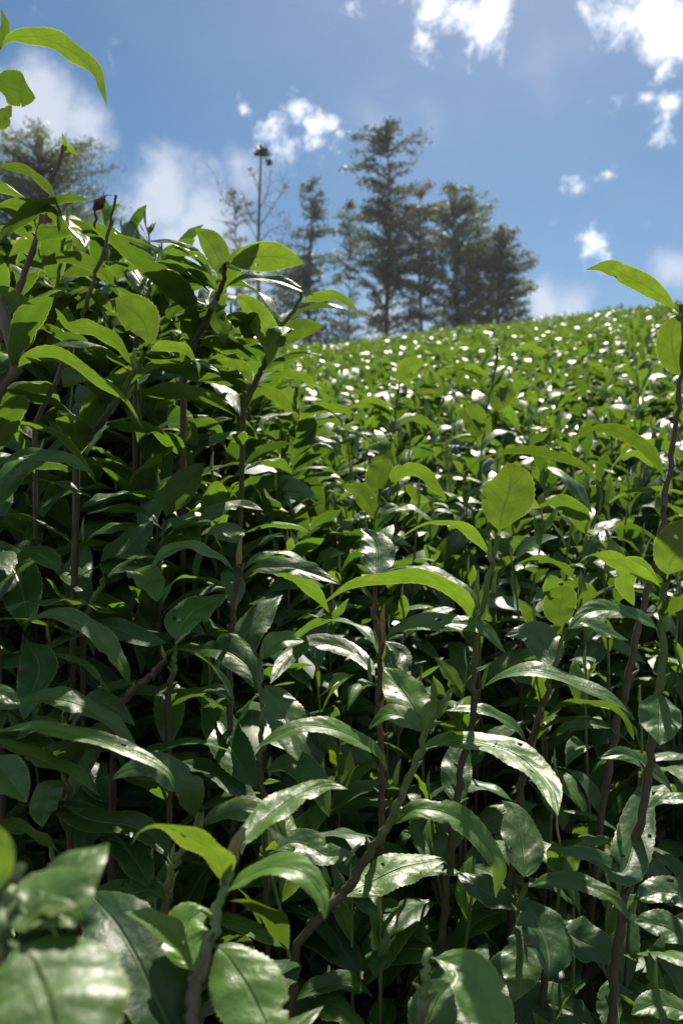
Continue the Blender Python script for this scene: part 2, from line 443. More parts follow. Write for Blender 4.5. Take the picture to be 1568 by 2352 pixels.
def bud_arrays(p0, p1, r):
    p0 = Vector(p0); p1 = Vector(p1)
    ts = [0, .15, .4, .7, .9, 1]; rs = [.6, .9, 1, .7, .3, .04]
    bow = (p1 - p0).cross(Vector((0, 1, 0))) * .06
    return tube([p0.lerp(p1, t) + bow * math.sin(t * 3.14) for t in ts], [r * k for k in rs], 6)


BUD_ME = make_mesh('bud', *[np.array(a) for a in bud_arrays((0, 0, 0), (0, 0, .024), .0017)], mats=[BUD])
BUD_ME2 = make_mesh('bud', *[np.array(a) for a in bud_arrays((0, 0, 0), (0, 0, .030), .0015)], mats=[BUD_BROWN])


def shoot_plan(r, H, nleaf, tilt, taz, gap=.033):
    """stem points (local, top at z=0 is the apex) and the leaves: (class, node position, azimuth, scale)"""
    ax = Vector((math.sin(tilt) * math.cos(taz), math.sin(tilt) * math.sin(taz), math.cos(tilt)))
    pts = []; leaves = []
    az = r.uniform(0, 6.28); z = 0
    pos = Vector((0, 0, 0))
    pts.append(pos.copy())
    for k in range(nleaf):
        pos = pos - ax * (gap * r.uniform(.75, 1.25) * (0.55 if k < 2 else 1)) + Vector((r.uniform(-1, 1), r.uniform(-1, 1), 0)) * .002
        ax = (ax * .9 + Vector((0, 0, 1)) * .1).normalized()
        cls = 'up' if k < 2 else ('arch' if k < 2 + nleaf * .55 else 'spread')
        if r.random() < .15: cls = 'arch'
        leaves.append((cls, pos.copy(), az, (0.62 if k == 0 else .85 if k == 1 else r.uniform(.85, 1.12)), r))
        az += R(137.5) + r.uniform(-.35, .35)
        pts.append(pos.copy())
    return pts, leaves


# ------------------------------------------------------------------ shoots standing out, read off one by one
def nh_vec(al, be):
    up = Vector((0, 0, 1)); tc = Vector((0, -1, 0)); xx = Vector((1, 0, 0))
    v = up * math.cos(R(al)) * math.cos(R(be)) + tc * math.sin(R(al)) * math.cos(R(be)) + xx * math.sin(R(be))
    return np.array(v)


def hero(label, d, stem, r0, r1, leaves, buds=(), mat=None, d2=None, root=True, group=None, cat='tea shoot', name='tea_shoot', fill=0):
    """stem: grid points from the tip downwards; d distance of the tip, d2 of the lowest point"""
    d2 = d if d2 is None else d2
    n = len(stem)
    sp = []
    for i, q in enumerate(stem):
        dd = q[2] if len(q) > 2 else d + (d2 - d) * i / max(1, n - 1)
        sp.append(np.array([q[0], q[1], dd]))
    fine, _ = catmull(sp, max(12, n * 5))
    pts = [P(*q) for q in fine]
    low = pts[-1]
    gz = CAMZ + float(ground(low.x, low.y)) - .02
    if root and low.z > gz + .02:
        q0 = low.copy(); dirn = (pts[-1] - pts[-4]).normalized()
        for t in (.25, .5, .75, 1.0):
            pts.append(Vector((q0.x + dirn.x * .1 * t, q0.y + .14 * t, q0.z + (gz - q0.z) * t)))
    base = pts[-1].copy()
    e = bpy.data.objects.new(name, None); col.objects.link(e); e.location = base; e.empty_display_size = .02
    tag(e, label, cat, group)
    m = len(pts)
    fr = random.Random(int(stem[0][0]) + 7)
    Ls = 0; nxt = .012; azf = fr.uniform(0, 6)
    if root and d > .3:
        for i in range(len(fine), m):
            a, b = pts[i - 1], pts[i]; seg = (b - a).length; q = 0
            while Ls + seg - q > nxt and nxt < .34:
                tt = (nxt - Ls) / seg
                me_ = fr.choice(LIB[fr.choice(['arch', 'spread']), 'hi' if d < .8 else 'mid'])['me']
                add('leaf', me_, e, Matrix.Translation(a.lerp(b, tt) - base) @ Matrix.Rotation(azf, 4, 'Z') @ Matrix.Rotation(fr.gauss(0, .25), 4, 'X') @ Matrix.Scale(fr.uniform(.85, 1.15), 4))
                azf += 2.4 + fr.uniform(-.3, .3); nxt += fr.uniform(.022, .038)
            Ls += seg
    for q in range(fill):
        tt = .25 + .75 * (q + fr.random() * .6) / fill; i = min(len(fine) - 2, int(tt * (len(fine) - 1)))
        me_ = fr.choice(LIB['arch', 'hi' if d < .8 else 'mid'])['me']
        add('leaf', me_, e, Matrix.Translation(pts[i] - base) @ Matrix.Rotation(azf, 4, 'Z') @ Matrix.Rotation(fr.gauss(0, .25), 4, 'X') @ Matrix.Scale(fr.uniform(.8, 1.1), 4))
        azf += 2.4
    rad = []
    for i in range(m):
        t = i / (m - 1)
        rad.append((r0 + (r1 - r0) * min(1, t * 1.4)) * (.7 if i >= len(fine) and root else 1) * (1 + .18 * math.exp(-((i % 5) ** 2) / .8)))
    for i in range(2, m):
        pts[i] = pts[i] + Vector((fr.gauss(0, 1), fr.gauss(0, 1), 0)) * .0007
    V, Qs, UV = tube(pts, rad, 8)
    for i in range(4, m - 1, 3):
        if fr.random() < .6:
            az_ = fr.uniform(0, 6.28); dr = Vector((math.cos(az_), math.sin(az_), .8)).normalized(); q = pts[i] + dr * rad[i] * .5
            v2, q2, u2 = tube([q, q + dr * rad[i] * 1.1, q + dr * rad[i] * fr.uniform(1.8, 3.2)], [rad[i] * .7, rad[i] * .5, rad[i] * .25], 5)
            o_ = len(V); V = V + v2; Qs = Qs + [tuple(a + o_ for a in w) for w in q2]; UV = UV + [(u, i / (m - 1)) for (u, _) in u2]
    UV = np.array(UV); UV[:, 1] = 1 - UV[:, 1]
    add('stem', make_mesh('stem', np.array(V) - np.array(base), np.array(Qs)[:, ::-1], UV, mats=[mat or STEM]), e)
    for li, lf in enumerate(leaves):
        pl, dz, W, al, be, age = lf[:6]
        opt = lf[6] if len(lf) > 6 else {}
        pl = [tuple(q) for q in pl]
        # seat the base on the stem
        dd = np.hypot(fine[:, 0] - pl[0][0], fine[:, 1] - pl[0][1]); j = int(dd.argmin())
        bd = fine[j, 2] if dd[j] < 60 else d
        if dd[j] < 32: pl[0] = (fine[j, 0], fine[j, 1])
        bd = opt.get('d', bd)
        K = len(pl)
        if 38 <= al <= 85:
            al = al * (.45 if pl[0][1] > 1700 else .56); nn = nh_vec(al, be); B0 = np.array(P(pl[0][0], pl[0][1], bd)) - np.array([0, 0, CAMZ])
            p3 = []
            for i, q in enumerate(pl):
                ry = np.array([(q[0] - 784) / F, 1, -(q[1] - 1176) / F])
                yy = float(nn @ B0) / float(nn @ ry) if abs(float(nn @ ry)) > .05 else bd
                yy = min(bd + .085, max(bd - .06, yy))
                dr = math.sin(i / (K - 1) * math.pi * .5) * 0
                p3.append(np.array(P(q[0], q[1], yy)))
        else: p3 = [np.array(P(q[0], q[1], bd + dz * (i / (K - 1)))) for i, q in enumerate(pl)]
        C, L = catmull(p3, opt.get('ns', 45))
        sd_ = int(abs(pl[0][0]) * 7 + abs(pl[-1][1]) * 3 + li)
        Vv, Fq, uv = leaf_arrays(C, nh_vec(al, be), W * .86 / 1000., 10, opt.get('fold', .38), opt.get('curl', .2), opt.get('wave', .05), .03, .004,
                                 opt.get('shape', .05), sd_, opt.get('twist', 0))
        rr = random.Random(sd_); dead = opt.get('dead')
        if rr.random() < .3 and not dead:
            kill = set()
            for _ in range(rr.randint(1, 3)):
                i0 = rr.randint(8, 36) * 10 + rr.choice([1, 2, 3, 6, 7, 8]); kill |= {i0, i0 + 10} if rr.random() < .5 else {i0}
            Fq = np.delete(Fq, [q for q in kill if q < len(Fq)], axis=0)
        me = make_mesh('leaf', Vv - np.array(base), Fq, uv, {'age': np.full(len(Vv), age), 'rnd': np.full(len(Vv), rr.random())}, [DEAD if dead else LEAF])
        o = add('leaf', me, e)
        if opt.get('label'): o['label'] = opt['label']
    for b in buds:
        (x0, y0), (x1, y1), r = b[0], b[1], b[2]
        dd = np.hypot(fine[:, 0] - x0, fine[:, 1] - y0); j = int(dd.argmin()); bd = fine[j, 2] if dd[j] < 60 else d
        V, Qs, UV = bud_arrays(P(x0, y0, bd), P(x1, y1, bd - .004), r)
        o = add('bud', make_mesh('bud', np.array(V) - np.array(base), np.array(Qs)[:, ::-1], UV, mats=[BUD_BROWN if len(b) > 3 else BUD]), e)
        if len(b) > 3: o['label'] = 'brown pointed bud'
    return e


# leaf = (grid points from base to tip, distance change to the tip, width mm, alpha, beta, age[, options])
hero('tall shoot near the middle topped by a broad upright yellow-green leaf', .50, [(1144, 1231), (1128, 1306), (1110, 1380), (1094, 1446), (1088, 1560), (1086, 1643), (1070, 1720), (1056, 1782), (1033, 1967), (1013, 2167)], .0016, .0028, [
    ([(1140, 1235), (1152, 1180), (1172, 1110), (1165, 1062)], -.012, 40, -88, 4, 1.0, dict(fold=.12, shape=.22, curl=.1, wave=.04)),
    ([(1122, 1284), (1093, 1240), (1043, 1208), (980, 1205), (908, 1243)], -.02, 19, -12, 0, .8),
    ([(1086, 1448), (1070, 1385), (1000, 1338), (900, 1325), (800, 1350), (722, 1400)], -.04, 24, -32, 0, .6, dict(curl=.3)),
    ([(1096, 1450), (1070, 1375), (1010, 1325), (940, 1305), (880, 1312)], .05, 24, 8, 0, .4),
    ([(1104, 1595), (1158, 1551), (1233, 1543), (1333, 1575), (1400, 1605), (1449, 1642)], -.04, 25, 14, 0, .45),
    ([(1053, 1862), (1046, 1800), (1050, 1740), (1056, 1690)], .03, 27, 80, 0, .1, dict(fold=.15)),
    ([(1240, 1168), (1225, 1160), (1215, 1150), (1228, 1135)], .0, 8, -60, 20, .95, dict(d=.51)),
], [((1126, 1291), (1127, 1236), .0019), ((1133, 1361), (1143, 1301), .0018), ((1090, 1431), (1097, 1366), .0016), ((1108, 1581), (1123, 1526), .0017)], mat=STEM, d2=.56)

hero('leaning green shoot with a glossy leaf arching right over the dark gap', .43, [(1010, 1600), (1003, 1632), (983, 1677), (953, 1752), (920, 1830), (891, 1897), (848, 1957), (800, 2040), (740, 2100), (680, 2165)], .0018, .0028, [
    ([(976, 1742), (998, 1708), (1083, 1704), (1183, 1736), (1255, 1800), (1280, 1874)], -.03, 27, 38, 0, 0.58),
    ([(896, 1795), (870, 1735), (790, 1684), (700, 1668), (640, 1690), (580, 1724)], -.02, 19, 22, 0, 0.73),
    ([(886, 1917), (913, 1884), (960, 1858), (1033, 1872), (1100, 1925), (1143, 1990), (1137, 2062)], -.02, 22, 28, 0, 0.58),
    ([(788, 2080), (850, 2028), (940, 1990), (1026, 1974)], .03, 34, 42, 0, 0.73, dict(fold=.25)),
    ([(971, 1682), (950, 1630), (915, 1575), (881, 1531)], .03, 30, 62, -10, 0.63),
    ([(985, 1668), (1000, 1630), (1000, 1590), (993, 1551)], .01, 15, -70, 40, 1.00, dict(fold=.5)),
    ([(1003, 1645), (1020, 1610), (1038, 1581)], .01, 7, -60, 30, 1.00),
    ([(966, 1677), (930, 1650), (885, 1642), (846, 1675)], .02, 20, 28, 0, 0.58),
    ([(990, 1672), (1020, 1660), (1063, 1700)], .03, 16, -20, 0, 0.58),
], [((908, 1802), (921, 1742), .0018), ((886, 1912), (926, 1842), .0019), ((793, 1987), (833, 1932), .0016)], mat=STEM_GREEN, d2=.50)

hero('lower right shoot, one leaf standing up and one hanging towards the camera', .45, [(1208, 2020), (1203, 2042), (1188, 2112), (1180, 2200), (1175, 2300)], .0016, .0024, [
    ([(1206, 2036), (1203, 1980), (1198, 1920), (1180, 1865), (1152, 1838)], .02, 32, 74, 12, .35, dict(fold=.2)),
    ([(1213, 2047), (1258, 2022), (1330, 2030), (1400, 2060), (1456, 2122)], -.03, 17, 20, 0, .5),
    ([(1193, 2112), (1200, 2160), (1195, 2230), (1178, 2302)], -.06, 28, 66, -8, .4, dict(fold=.22)),
    ([(1196, 2100), (1160, 2075), (1110, 2045), (1048, 2005)], .03, 26, 50, 0, .1),
    ([(1200, 2060), (1230, 2110), (1255, 2180), (1260, 2245)], .04, 42, 68, 20, .1),
], [((1203, 2115), (1212, 2075), .0012)], mat=STEM_GREEN, d2=.5)

hero('tall shoot at right with a drooping pointed leaf in front of its dark lower stem', .42, [(1530, 1330), (1523, 1356), (1521, 1460), (1518, 1556), (1498, 1692), (1478, 1842), (1448, 1977), (1418, 2167), (1405, 2350)], .0018, .0027, [
    ([(1512, 1596), (1513, 1640), (1514, 1712)], -.07, 27, 60, 0, .35, dict(fold=.3)),
    ([(1513, 1471), (1493, 1432), (1433, 1408), (1358, 1404), (1303, 1446)], -.02, 19, 30, 0, .3),
    ([(1503, 1360), (1483, 1330), (1408, 1288), (1355, 1276), (1322, 1302)], -.02, 16, -22, 0, .8),
    ([(1500, 1340), (1455, 1300), (1435, 1340), (1455, 1392)], .02, 15, -60, 0, .6),
    ([(1523, 1336), (1540, 1290), (1575, 1230), (1600, 1180)], -.01, 30, -78, 20, .95, dict(fold=.15)),
    ([(1486, 1862), (1520, 1838), (1580, 1838), (1630, 1870)], .0, 13, 12, 0, .5),
    ([(1530, 1420), (1548, 1390), (1600, 1370)], -.02, 18, -40, 0, .7),
    ([(1472, 1760), (1440, 1985), (1400, 1990), (1350, 1965), (1258, 1950)], .04, 26, 55, 0, .1, dict(d=.5)),
], [((1453, 2097), (1468, 2047), .0017), ((1430, 1962), (1421, 1890), .0019), ((1527, 1450), (1532, 1392), .002)], mat=STEM, d2=.47)

hero('tall brown stem at the right edge, its long leaf reaching left into the sky', .56, [(1563, 700), (1565, 780), (1563, 864), (1550, 980), (1533, 1099), (1513, 1250), (1488, 1351), (1455, 1490), (1433, 1601), (1408, 1700), (1383, 1857)], .0014, .0027, [
    ([(1560, 728), (1500, 668), (1430, 630), (1390, 612), (1343, 620)], -.03, 18, -38, 0, .9, dict(wave=.05)),
    ([(1563, 868), (1545, 810), (1542, 760), (1562, 720)], -.02, 27, -80, 25, .9),
    ([(1565, 720), (1552, 700), (1556, 690)], 0, 5, -40, 0, .9),
    ([(1531, 1103), (1495, 1045), (1430, 998), (1360, 985), (1301, 1014)], -.03, 16, -28, 0, .7),
    ([(1551, 1832), (1515, 1785), (1440, 1735), (1368, 1742)], .0, 17, 30, 0, .4, dict(d=.5)),
], [], mat=STEM_BROWN, d2=.62)

hero('green shoot right of centre with a long thin leaf arching left over the hedge', 0.74, [(1392, 1085), (1383, 1101), (1378, 1156), (1353, 1241), (1333, 1361), (1320, 1500)], .0016, 0, [
    ([(1371, 1121), (1340, 1075), (1260, 1045), (1180, 1036), (1110, 1055), (1056, 1092)], -.05, 20.9, -20, 0, .6),
    ([(1388, 1166), (1433, 1136), (1500, 1126), (1570, 1134), (1630, 1150)], -.04, 18.7, -16, 0, .5),
    ([(1338, 1236), (1323, 1181), (1280, 1155), (1223, 1166)], -.02, 29.7, -30, 0, .4),
    ([(1388, 1110), (1420, 1060), (1470, 1045), (1500, 1075)], .03, 24.2, -25, 0, .6),
], [((1392, 1162), (1402, 1110), .002), ((1345, 1225), (1350, 1195), .0016)], mat=STEM_GREEN, d2=0.78, fill=6)

hero('shoot with a raised triangular leaf and two brown buds at mid right', .56, [(1300, 1436), (1296, 1446), (1273, 1531), (1243, 1631), (1213, 1727), (1193, 1832), (1185, 1900)], .0014, .0028, [
    ([(1296, 1446), (1283, 1400), (1290, 1370), (1262, 1352)], -.01, 28, -65, 10, .6),
    ([(1302, 1452), (1340, 1430), (1390, 1452), (1441, 1470)], .0, 24, 24, 0, .35),
    ([(1223, 1717), (1258, 1670), (1330, 1652), (1400, 1672), (1458, 1718)], -.03, 26, -16, 0, .4),
    ([(1240, 1690), (1290, 1625), (1370, 1618), (1430, 1650), (1455, 1700)], -.02, 26, -22, 0, .45),
    ([(1208, 1722), (1183, 1672), (1108, 1632), (1023, 1632)], .0, 19, 18, 0, .4),
    ([(1268, 1545), (1255, 1490), (1220, 1455), (1160, 1460)], .02, 34, 58, -10, .3),
], [((1223, 1717), (1240, 1650), .0024, 'b'), ((1240, 1660), (1252, 1612), .0018, 'b')], mat=STEM, d2=.6)

hero('straight shoot just left of the tallest middle shoot with a tall brown bud', .52, [(861, 1340), (861, 1356), (858, 1420), (874, 1481), (868, 1626), (873, 1667), (876, 1792), (878, 1900)], .0015, .0024, [
    ([(883, 1481), (905, 1448), (958, 1434), (1040, 1432), (1110, 1448), (1161, 1500)], -.03, 21, 34, 0, .3),
    ([(857, 1573), (835, 1520), (790, 1490), (720, 1480), (660, 1515), (620, 1571)], -.03, 24, 40, 0, .2),
    ([(862, 1322), (866, 1280), (858, 1240), (828, 1214)], .02, 30, 68, 0, .25),
    ([(870, 1490), (820, 1440), (740, 1430), (660, 1480)], .06, 24, -10, 0, .1),
    ([(874, 1470), (915, 1500), (900, 1540), (880, 1570)], .03, 22, 60, 20, .2),
], [((881, 1481), (883, 1383), .0025, 'b'), ((872, 1640), (888, 1590), .0016, 'b'), ((852, 1565), (850, 1500), .0016)], mat=STEM_BROWN, d2=.55)

hero('shoot left of centre with white-lit leaves spreading both ways from a brown bud', .53, [(551, 1300), (548, 1321), (538, 1381), (533, 1446), (528, 1520)], .0015, .0024, [
    ([(543, 1321), (500, 1281), (440, 1257), (390, 1265), (340, 1311)], -.03, 20, 24, 0, .5),
    ([(548, 1336), (585, 1308), (650, 1302), (720, 1318), (782, 1343)], -.02, 22, 34, 0, .35),
    ([(553, 1315), (590, 1285), (660, 1275), (745, 1318)], .02, 20, 10, 0, .5),
    ([(530, 1360), (490, 1336), (425, 1327), (392, 1345), (375, 1383)], -.02, 18, -8, 0, .6),
    ([(548, 1340), (620, 1310), (700, 1345), (757, 1408)], .03, 24, -22, 0, .4),
    ([(548, 1252), (520, 1225), (490, 1222), (462, 1230)], .0, 27, 40, 0, .4, dict(bull=1)),
], [((550, 1311), (557, 1228), .0022, 'b'), ((553, 1330), (562, 1290), .0014)], mat=STEM_BROWN, d2=.56)

hero('single folded leaf, half in sun, left of the middle', .50, [(400, 1478), (402, 1490), (398, 1540), (385, 1600)], .0012, .0022, [
    ([(402, 1473), (425, 1425), (465, 1395), (522, 1366)], .02, 34, 52, 0, .3, dict(fold=.35)),
    ([(400, 1480), (330, 1470), (260, 1440), (195, 1426)], .04, 21, 55, 0, .1),
], [((404, 1480), (440, 1450), .0012)], mat=STEM_GREEN, d2=.52)

hero('woody side shoot with two leaves curving right and down, left of the dark hollow', .47, [(388, 1512), (372, 1523), (335, 1560), (300, 1591), (262, 1640)], .0016, .0024, [
    ([(372, 1523), (395, 1494), (440, 1500), (490, 1535), (525, 1585), (545, 1645)], -.02, 18, -14, 0, .6),
    ([(302, 1580), (275, 1520), (210, 1450), (130, 1412), (50, 1432)], -.03, 23, 26, 0, .3),
], [((382, 1516), (372, 1480), .0012), ((310, 1580), (312, 1562), .0014)], mat=STEM_BROWN, d2=.5)

hero('upright dark stemmed shoot with long hanging leaves above the dark hollow', .50, [(596, 1508), (597, 1540), (600, 1640), (600, 1767), (605, 1842)], .0014, .002, [
    ([(592, 1521), (575, 1488), (530, 1460), (497, 1470)], -.02, 15, 10, 0, .85),
    ([(597, 1516), (625, 1484), (660, 1470), (700, 1473)], .01, 21, 34, 0, .4),
    ([(595, 1560), (630, 1600), (660, 1670), (683, 1748)], -.04, 32, 56, 10, .35),
    ([(600, 1832), (560, 1770), (510, 1680), (468, 1590)], .04, 34, 66, 0, .05),
    ([(620, 1772), (665, 1752), (720, 1790), (757, 1877)], -.03, 23, 36, 0, .2),
    ([(587, 1611), (575, 1540), (520, 1496), (430, 1491)], .04, 28, 36, 0, .15),
], [((620, 1782), (622, 1737), .0016), ((600, 1512), (603, 1480), .0013)], mat=STEM_GREEN, d2=.52)

hero('shoot in the lower middle foreground with a leaf rising right and a pale drooping one', .34, [(560, 1900), (525, 2007), (510, 2050), (492, 2120), (470, 2200), (452, 2260), (440, 2352), (432, 2420)], .0013, .0029, [
    ([(547, 1967), (590, 1897), (675, 1832), (740, 1808), (800, 1812)], -.01, 19, 40, 0, 0.88, dict(fold=.35)),
    ([(500, 2040), (505, 1975), (450, 1932), (380, 1900), (330, 1905), (300, 1942)], -.03, 22, -36, 0, 1.00, dict(curl=.35)),
    ([(517, 2092), (545, 2030), (620, 1992), (690, 2005), (735, 2055), (747, 2112)], -.03, 19, 12, 0, 0.88),
    ([(442, 2250), (428, 2190), (370, 2130), (285, 2095)], -.02, 18, 20, 0, 0.93),
    ([(447, 2235), (425, 2160), (440, 2110), (482, 2088)], .01, 24, 60, 10, 0.83),
    ([(360, 2105), (325, 2120), (335, 2180), (345, 2236)], .0, 22, -70, 0, 0.98, dict(d=.35)),
    ([(455, 2150), (520, 2195), (580, 2290), (640, 2420)], -.05, 33, 62, 5, 0.78, dict(fold=.15)),
    ([(508, 2075), (560, 2075), (620, 2110), (662, 2182)], .03, 17, -30, 0, 0.58),
], [((527, 2007), (552, 1905), .0026, 'b')], mat=STEM_GREEN, d2=.28)

hero('side shoot with a cluster of small buds behind the lower middle foreground shoot', .42, [(462, 1858), (455, 1890), (400, 1987), (385, 2067), (365, 2122), (350, 2200)], .0016, .0024, [
    ([(445, 1887), (430, 1810), (370, 1768), (310, 1765), (257, 1790)], -.02, 24, 34, 0, .35),
    ([(465, 1922), (500, 1872), (560, 1860), (620, 1875), (662, 1932)], .0, 21, 22, 0, .4),
    ([(392, 1985), (360, 1930), (300, 1900), (200, 1880), (78, 1829)], -.04, 25, 40, 0, .3, dict(wave=.08)),
    ([(380, 2065), (340, 2045), (290, 2055), (215, 2040)], .01, 27, 40, 0, .4),
    ([(350, 2050), (310, 1975), (270, 1935), (230, 1920)], .04, 23, 45, 0, .25),
    ([(620, 1960), (680, 1935), (750, 1965), (815, 1962)], .0, 24, 55, 0, .25, dict(d=.44)),
], [((462, 1900), (468, 1855), .0018), ((456, 1895), (456, 1865), .0015), ((398, 1985), (402, 1935), .0013), ((385, 2060), (410, 2000), .0016), ((385, 2062), (402, 2030), .0014)], mat=STEM_GREEN, d2=.46)

hero('out of focus shoot at the bottom left corner with a huge blurred leaf', .20, [(50, 1985), (30, 2050), (10, 2110), (-15, 2180), (-40, 2300)], .0012, .0022, [
    ([(15, 2150), (60, 2110), (130, 2042), (190, 1985), (250, 1935)], .06, 21, 46, 0, 0.78, dict(fold=.12)),
    ([(25, 2160), (70, 2205), (100, 2280), (125, 2380), (150, 2520)], -.05, 44, 38, 10, 0.73, dict(fold=.10, shape=-.15, wave=.02)),
    ([(-20, 2060), (5, 2010), (8, 1950), (-10, 1890)], .0, 7, 30, 0, 0.98),
    ([(60, 2130), (100, 2070), (150, 2090), (172, 2130)], .12, 24, 50, 0, 0.58),
], [], mat=STEM_GREEN, d2=.18)

hero('shoot at the left edge with long leaves sweeping down to the right', .40, [(-60, 1600), (-55, 1700), (-50, 1850), (-45, 2050)], .0016, .0026, [
    ([(-58, 1700), (0, 1680), (100, 1674), (225, 1702), (325, 1737), (385, 1777), (400, 1815)], -.02, 18, 8, 0, .8, dict(d=.40)),
    ([(-50, 1640), (20, 1620), (130, 1608), (240, 1650), (315, 1712)], .0, 25, 12, 0, .5, dict(d=.44)),
    ([(-50, 1690), (10, 1710), (100, 1748), (175, 1778), (230, 1828)], .0, 19, 6, 0, .8, dict(d=.43)),
    ([(-40, 1735), (0, 1760), (30, 1800), (62, 1842)], .0, 24, 52, 0, .3, dict(d=.42)),
    ([(-40, 1900), (30, 1905), (90, 1930), (140, 1960)], .0, 27, -40, 0, .45, dict(d=.40)),
    ([(-40, 1600), (0, 1595), (25, 1605), (48, 1618)], .0, 12, 35, 0, .4, dict(d=.37)),
], [], mat=STEM, d2=.42)

hero('pair of broad dark leaves in shade at the left edge', .55, [(60, 1455), (55, 1475), (50, 1560), (40, 1650)], .0015, .0026, [
    ([(50, 1468), (60, 1400), (40, 1320), (-5, 1240)], .0, 38, 72, 0, .05),
    ([(60, 1470), (90, 1530), (70, 1600), (55, 1655)], .0, 30, 60, 0, .0),
    ([(40, 1300), (70, 1270), (110, 1285), (135, 1315)], .04, 22, 45, 0, .15),
], [], mat=STEM_BROWN, d2=.57, fill=5)

hero('shoot with a broad bluish leaf standing up and a small curled sunlit leaf beside it', .55, [(243, 1320), (238, 1340), (210, 1390), (190, 1440)], .0013, .0022, [
    ([(236, 1342), (262, 1300), (300, 1250), (352, 1195)], .02, 36, 66, 0, .15, dict(fold=.25)),
    ([(265, 1303), (300, 1310), (340, 1330), (363, 1382)], -.03, 24, 40, 0, .5, dict(wave=.1, d=.52)),
    ([(222, 1385), (180, 1390), (140, 1370), (105, 1325)], .0, 20, -20, 0, .45),
    ([(215, 1390), (175, 1330), (130, 1300), (85, 1290)], .04, 22, 40, 0, .1),
], [((250, 1325), (320, 1278), .0018), ((215, 1380), (222, 1355), .0014)], mat=STEM_GREEN, d2=.58)

hero('shoot with a tall pointed green leaf and a ridged leaf reaching right, upper left middle', .62, [(380, 1190), (376, 1200), (370, 1260), (365, 1320)], .0013, .0022, [
    ([(376, 1196), (400, 1140), (440, 1095), (470, 1062)], .0, 29, -60, 20, .5),
    ([(372, 1215), (330, 1180), (270, 1170), (200, 1180)], .0, 21, 20, 0, .25),
    ([(465, 1212), (500, 1175), (550, 1160), (605, 1172)], .0, 24, 40, 0, .2, dict(d=.62)),
    ([(378, 1205), (400, 1195), (430, 1215), (460, 1250)], .0, 22, 45, 0, .15),
], [], mat=STEM_GREEN, d2=.64, fill=4)

hero('tall shoot at the top left corner with a wavy leaf pointing down against the sky', .48, [(-12, 20), (-8, 118), (-20, 190), (-30, 300), (-40, 500), (-50, 800)], .0014, .0026, [
    ([(-6, 120), (25, 88), (100, 88), (175, 125), (225, 175), (247, 246)], -.03, 17, -34, 0, .8, dict(wave=.09)),
    ([(-30, 175), (0, 190), (40, 208), (82, 225)], .0, 27, -48, 0, .3, dict(wave=.10)),
    ([(-20, 290), (0, 285), (12, 265), (28, 240)], .0, 12, -30, 0, .7),
    ([(-10, 120), (4, 90), (12, 60), (2, 20)], .0, 8, -50, 0, .8),
], [], mat=STEM_GREEN, d2=.55)

hero('bare brown stem at upper left ending in a fresh yellow-green tip', .62, [(146, 335), (140, 360), (110, 435), (85, 544), (35, 684), (0, 779), (-30, 880)], .0013, .0030, [
    ([(142, 355), (150, 335), (142, 305)], .0, 6, -50, 20, 1.0),
    ([(140, 358), (160, 342), (180, 357)], .0, 9, -20, 0, 1.0),
    ([(88, 530), (60, 500), (20, 480), (-20, 475)], -.03, 18, -25, 0, .7),
], [], mat=STEM_BROWN, d2=.6, fill=6)

hero('thin dark twig with a shrivelled brown leaf hanging from its tip', .62, [(267, 448), (250, 535), (225, 614), (190, 724), (160, 804), (130, 874), (80, 979)], .0009, .0022, [
    ([(267, 449), (240, 452), (222, 475), (218, 500), (220, 528)], .0, 12, 20, 30, .0, dict(dead=True, fold=.9, curl=.8, wave=.16, twist=2.2, label='dead brown curled leaf')),
], [], mat=STEM_BROWN, d2=.66, fill=0)

hero('leafy shoot at the left edge just below the bare stem, leaves drooping right', .55, [(-20, 380), (-22, 420), (-20, 520), (-10, 640), (35, 824), (38, 850), (0, 889), (-30, 950)], .0016, .0042, [
    ([(-18, 385), (50, 392), (105, 430), (132, 480), (136, 540)], -.02, 18, -22, 0, .65),
    ([(-20, 475), (40, 470), (110, 485), (175, 548)], .0, 15, -24, 0, .75),
    ([(-20, 520), (20, 520), (70, 548)], .04, 16, -30, 0, .6),
    ([(35, 826), (58, 770), (48, 710), (-8, 650)], .0, 22, -66, 10, .7),
    ([(36, 858), (62, 825), (125, 815), (200, 855), (275, 908), (330, 985)], -.06, 21, -34, 0, .7, dict(curl=.3)),
    ([(-20, 985), (60, 975), (140, 1010), (185, 1055), (222, 1112)], .02, 21, -10, 0, .5, dict(d=.52)),
    ([(-25, 1068), (60, 1045), (140, 1055), (212, 1085)], -.02, 19, 30, 0, .2, dict(d=.50)),
    ([(-20, 1110), (20, 1100), (75, 1080)], .0, 17, 30, 0, .4, dict(d=.52)),
], [((45, 850), (58, 800), .0018), ((52, 985), (58, 930), .0018)], mat=STEM_GREEN, d2=.5, fill=8)

hero('leafy shoot with several arched leaves between the bare stem and the dark twig', .78, [(150, 540), (140, 600), (120, 700), (90, 800)], .0013, .0024, [
    ([(140, 535), (165, 535), (182, 560), (186, 600)], -.02, 22, -55, 0, .8),
    ([(75, 615), (150, 594), (225, 620), (282, 690)], -.04, 25, -30, 0, .7),
    ([(145, 640), (190, 620), (240, 630), (275, 680)], .04, 26, -35, 0, .75),
    ([(140, 600), (110, 560), (70, 555), (20, 590)], .03, 24, -30, 0, .8),
    ([(135, 660), (90, 640), (50, 660), (10, 690)], .05, 24, 20, 0, .5),
    ([(130, 690), (170, 670), (230, 690), (260, 720)], .08, 26, -20, 0, .7),
], [((148, 560), (195, 548), .0015)], mat=STEM_GREEN, d2=.85, fill=6)

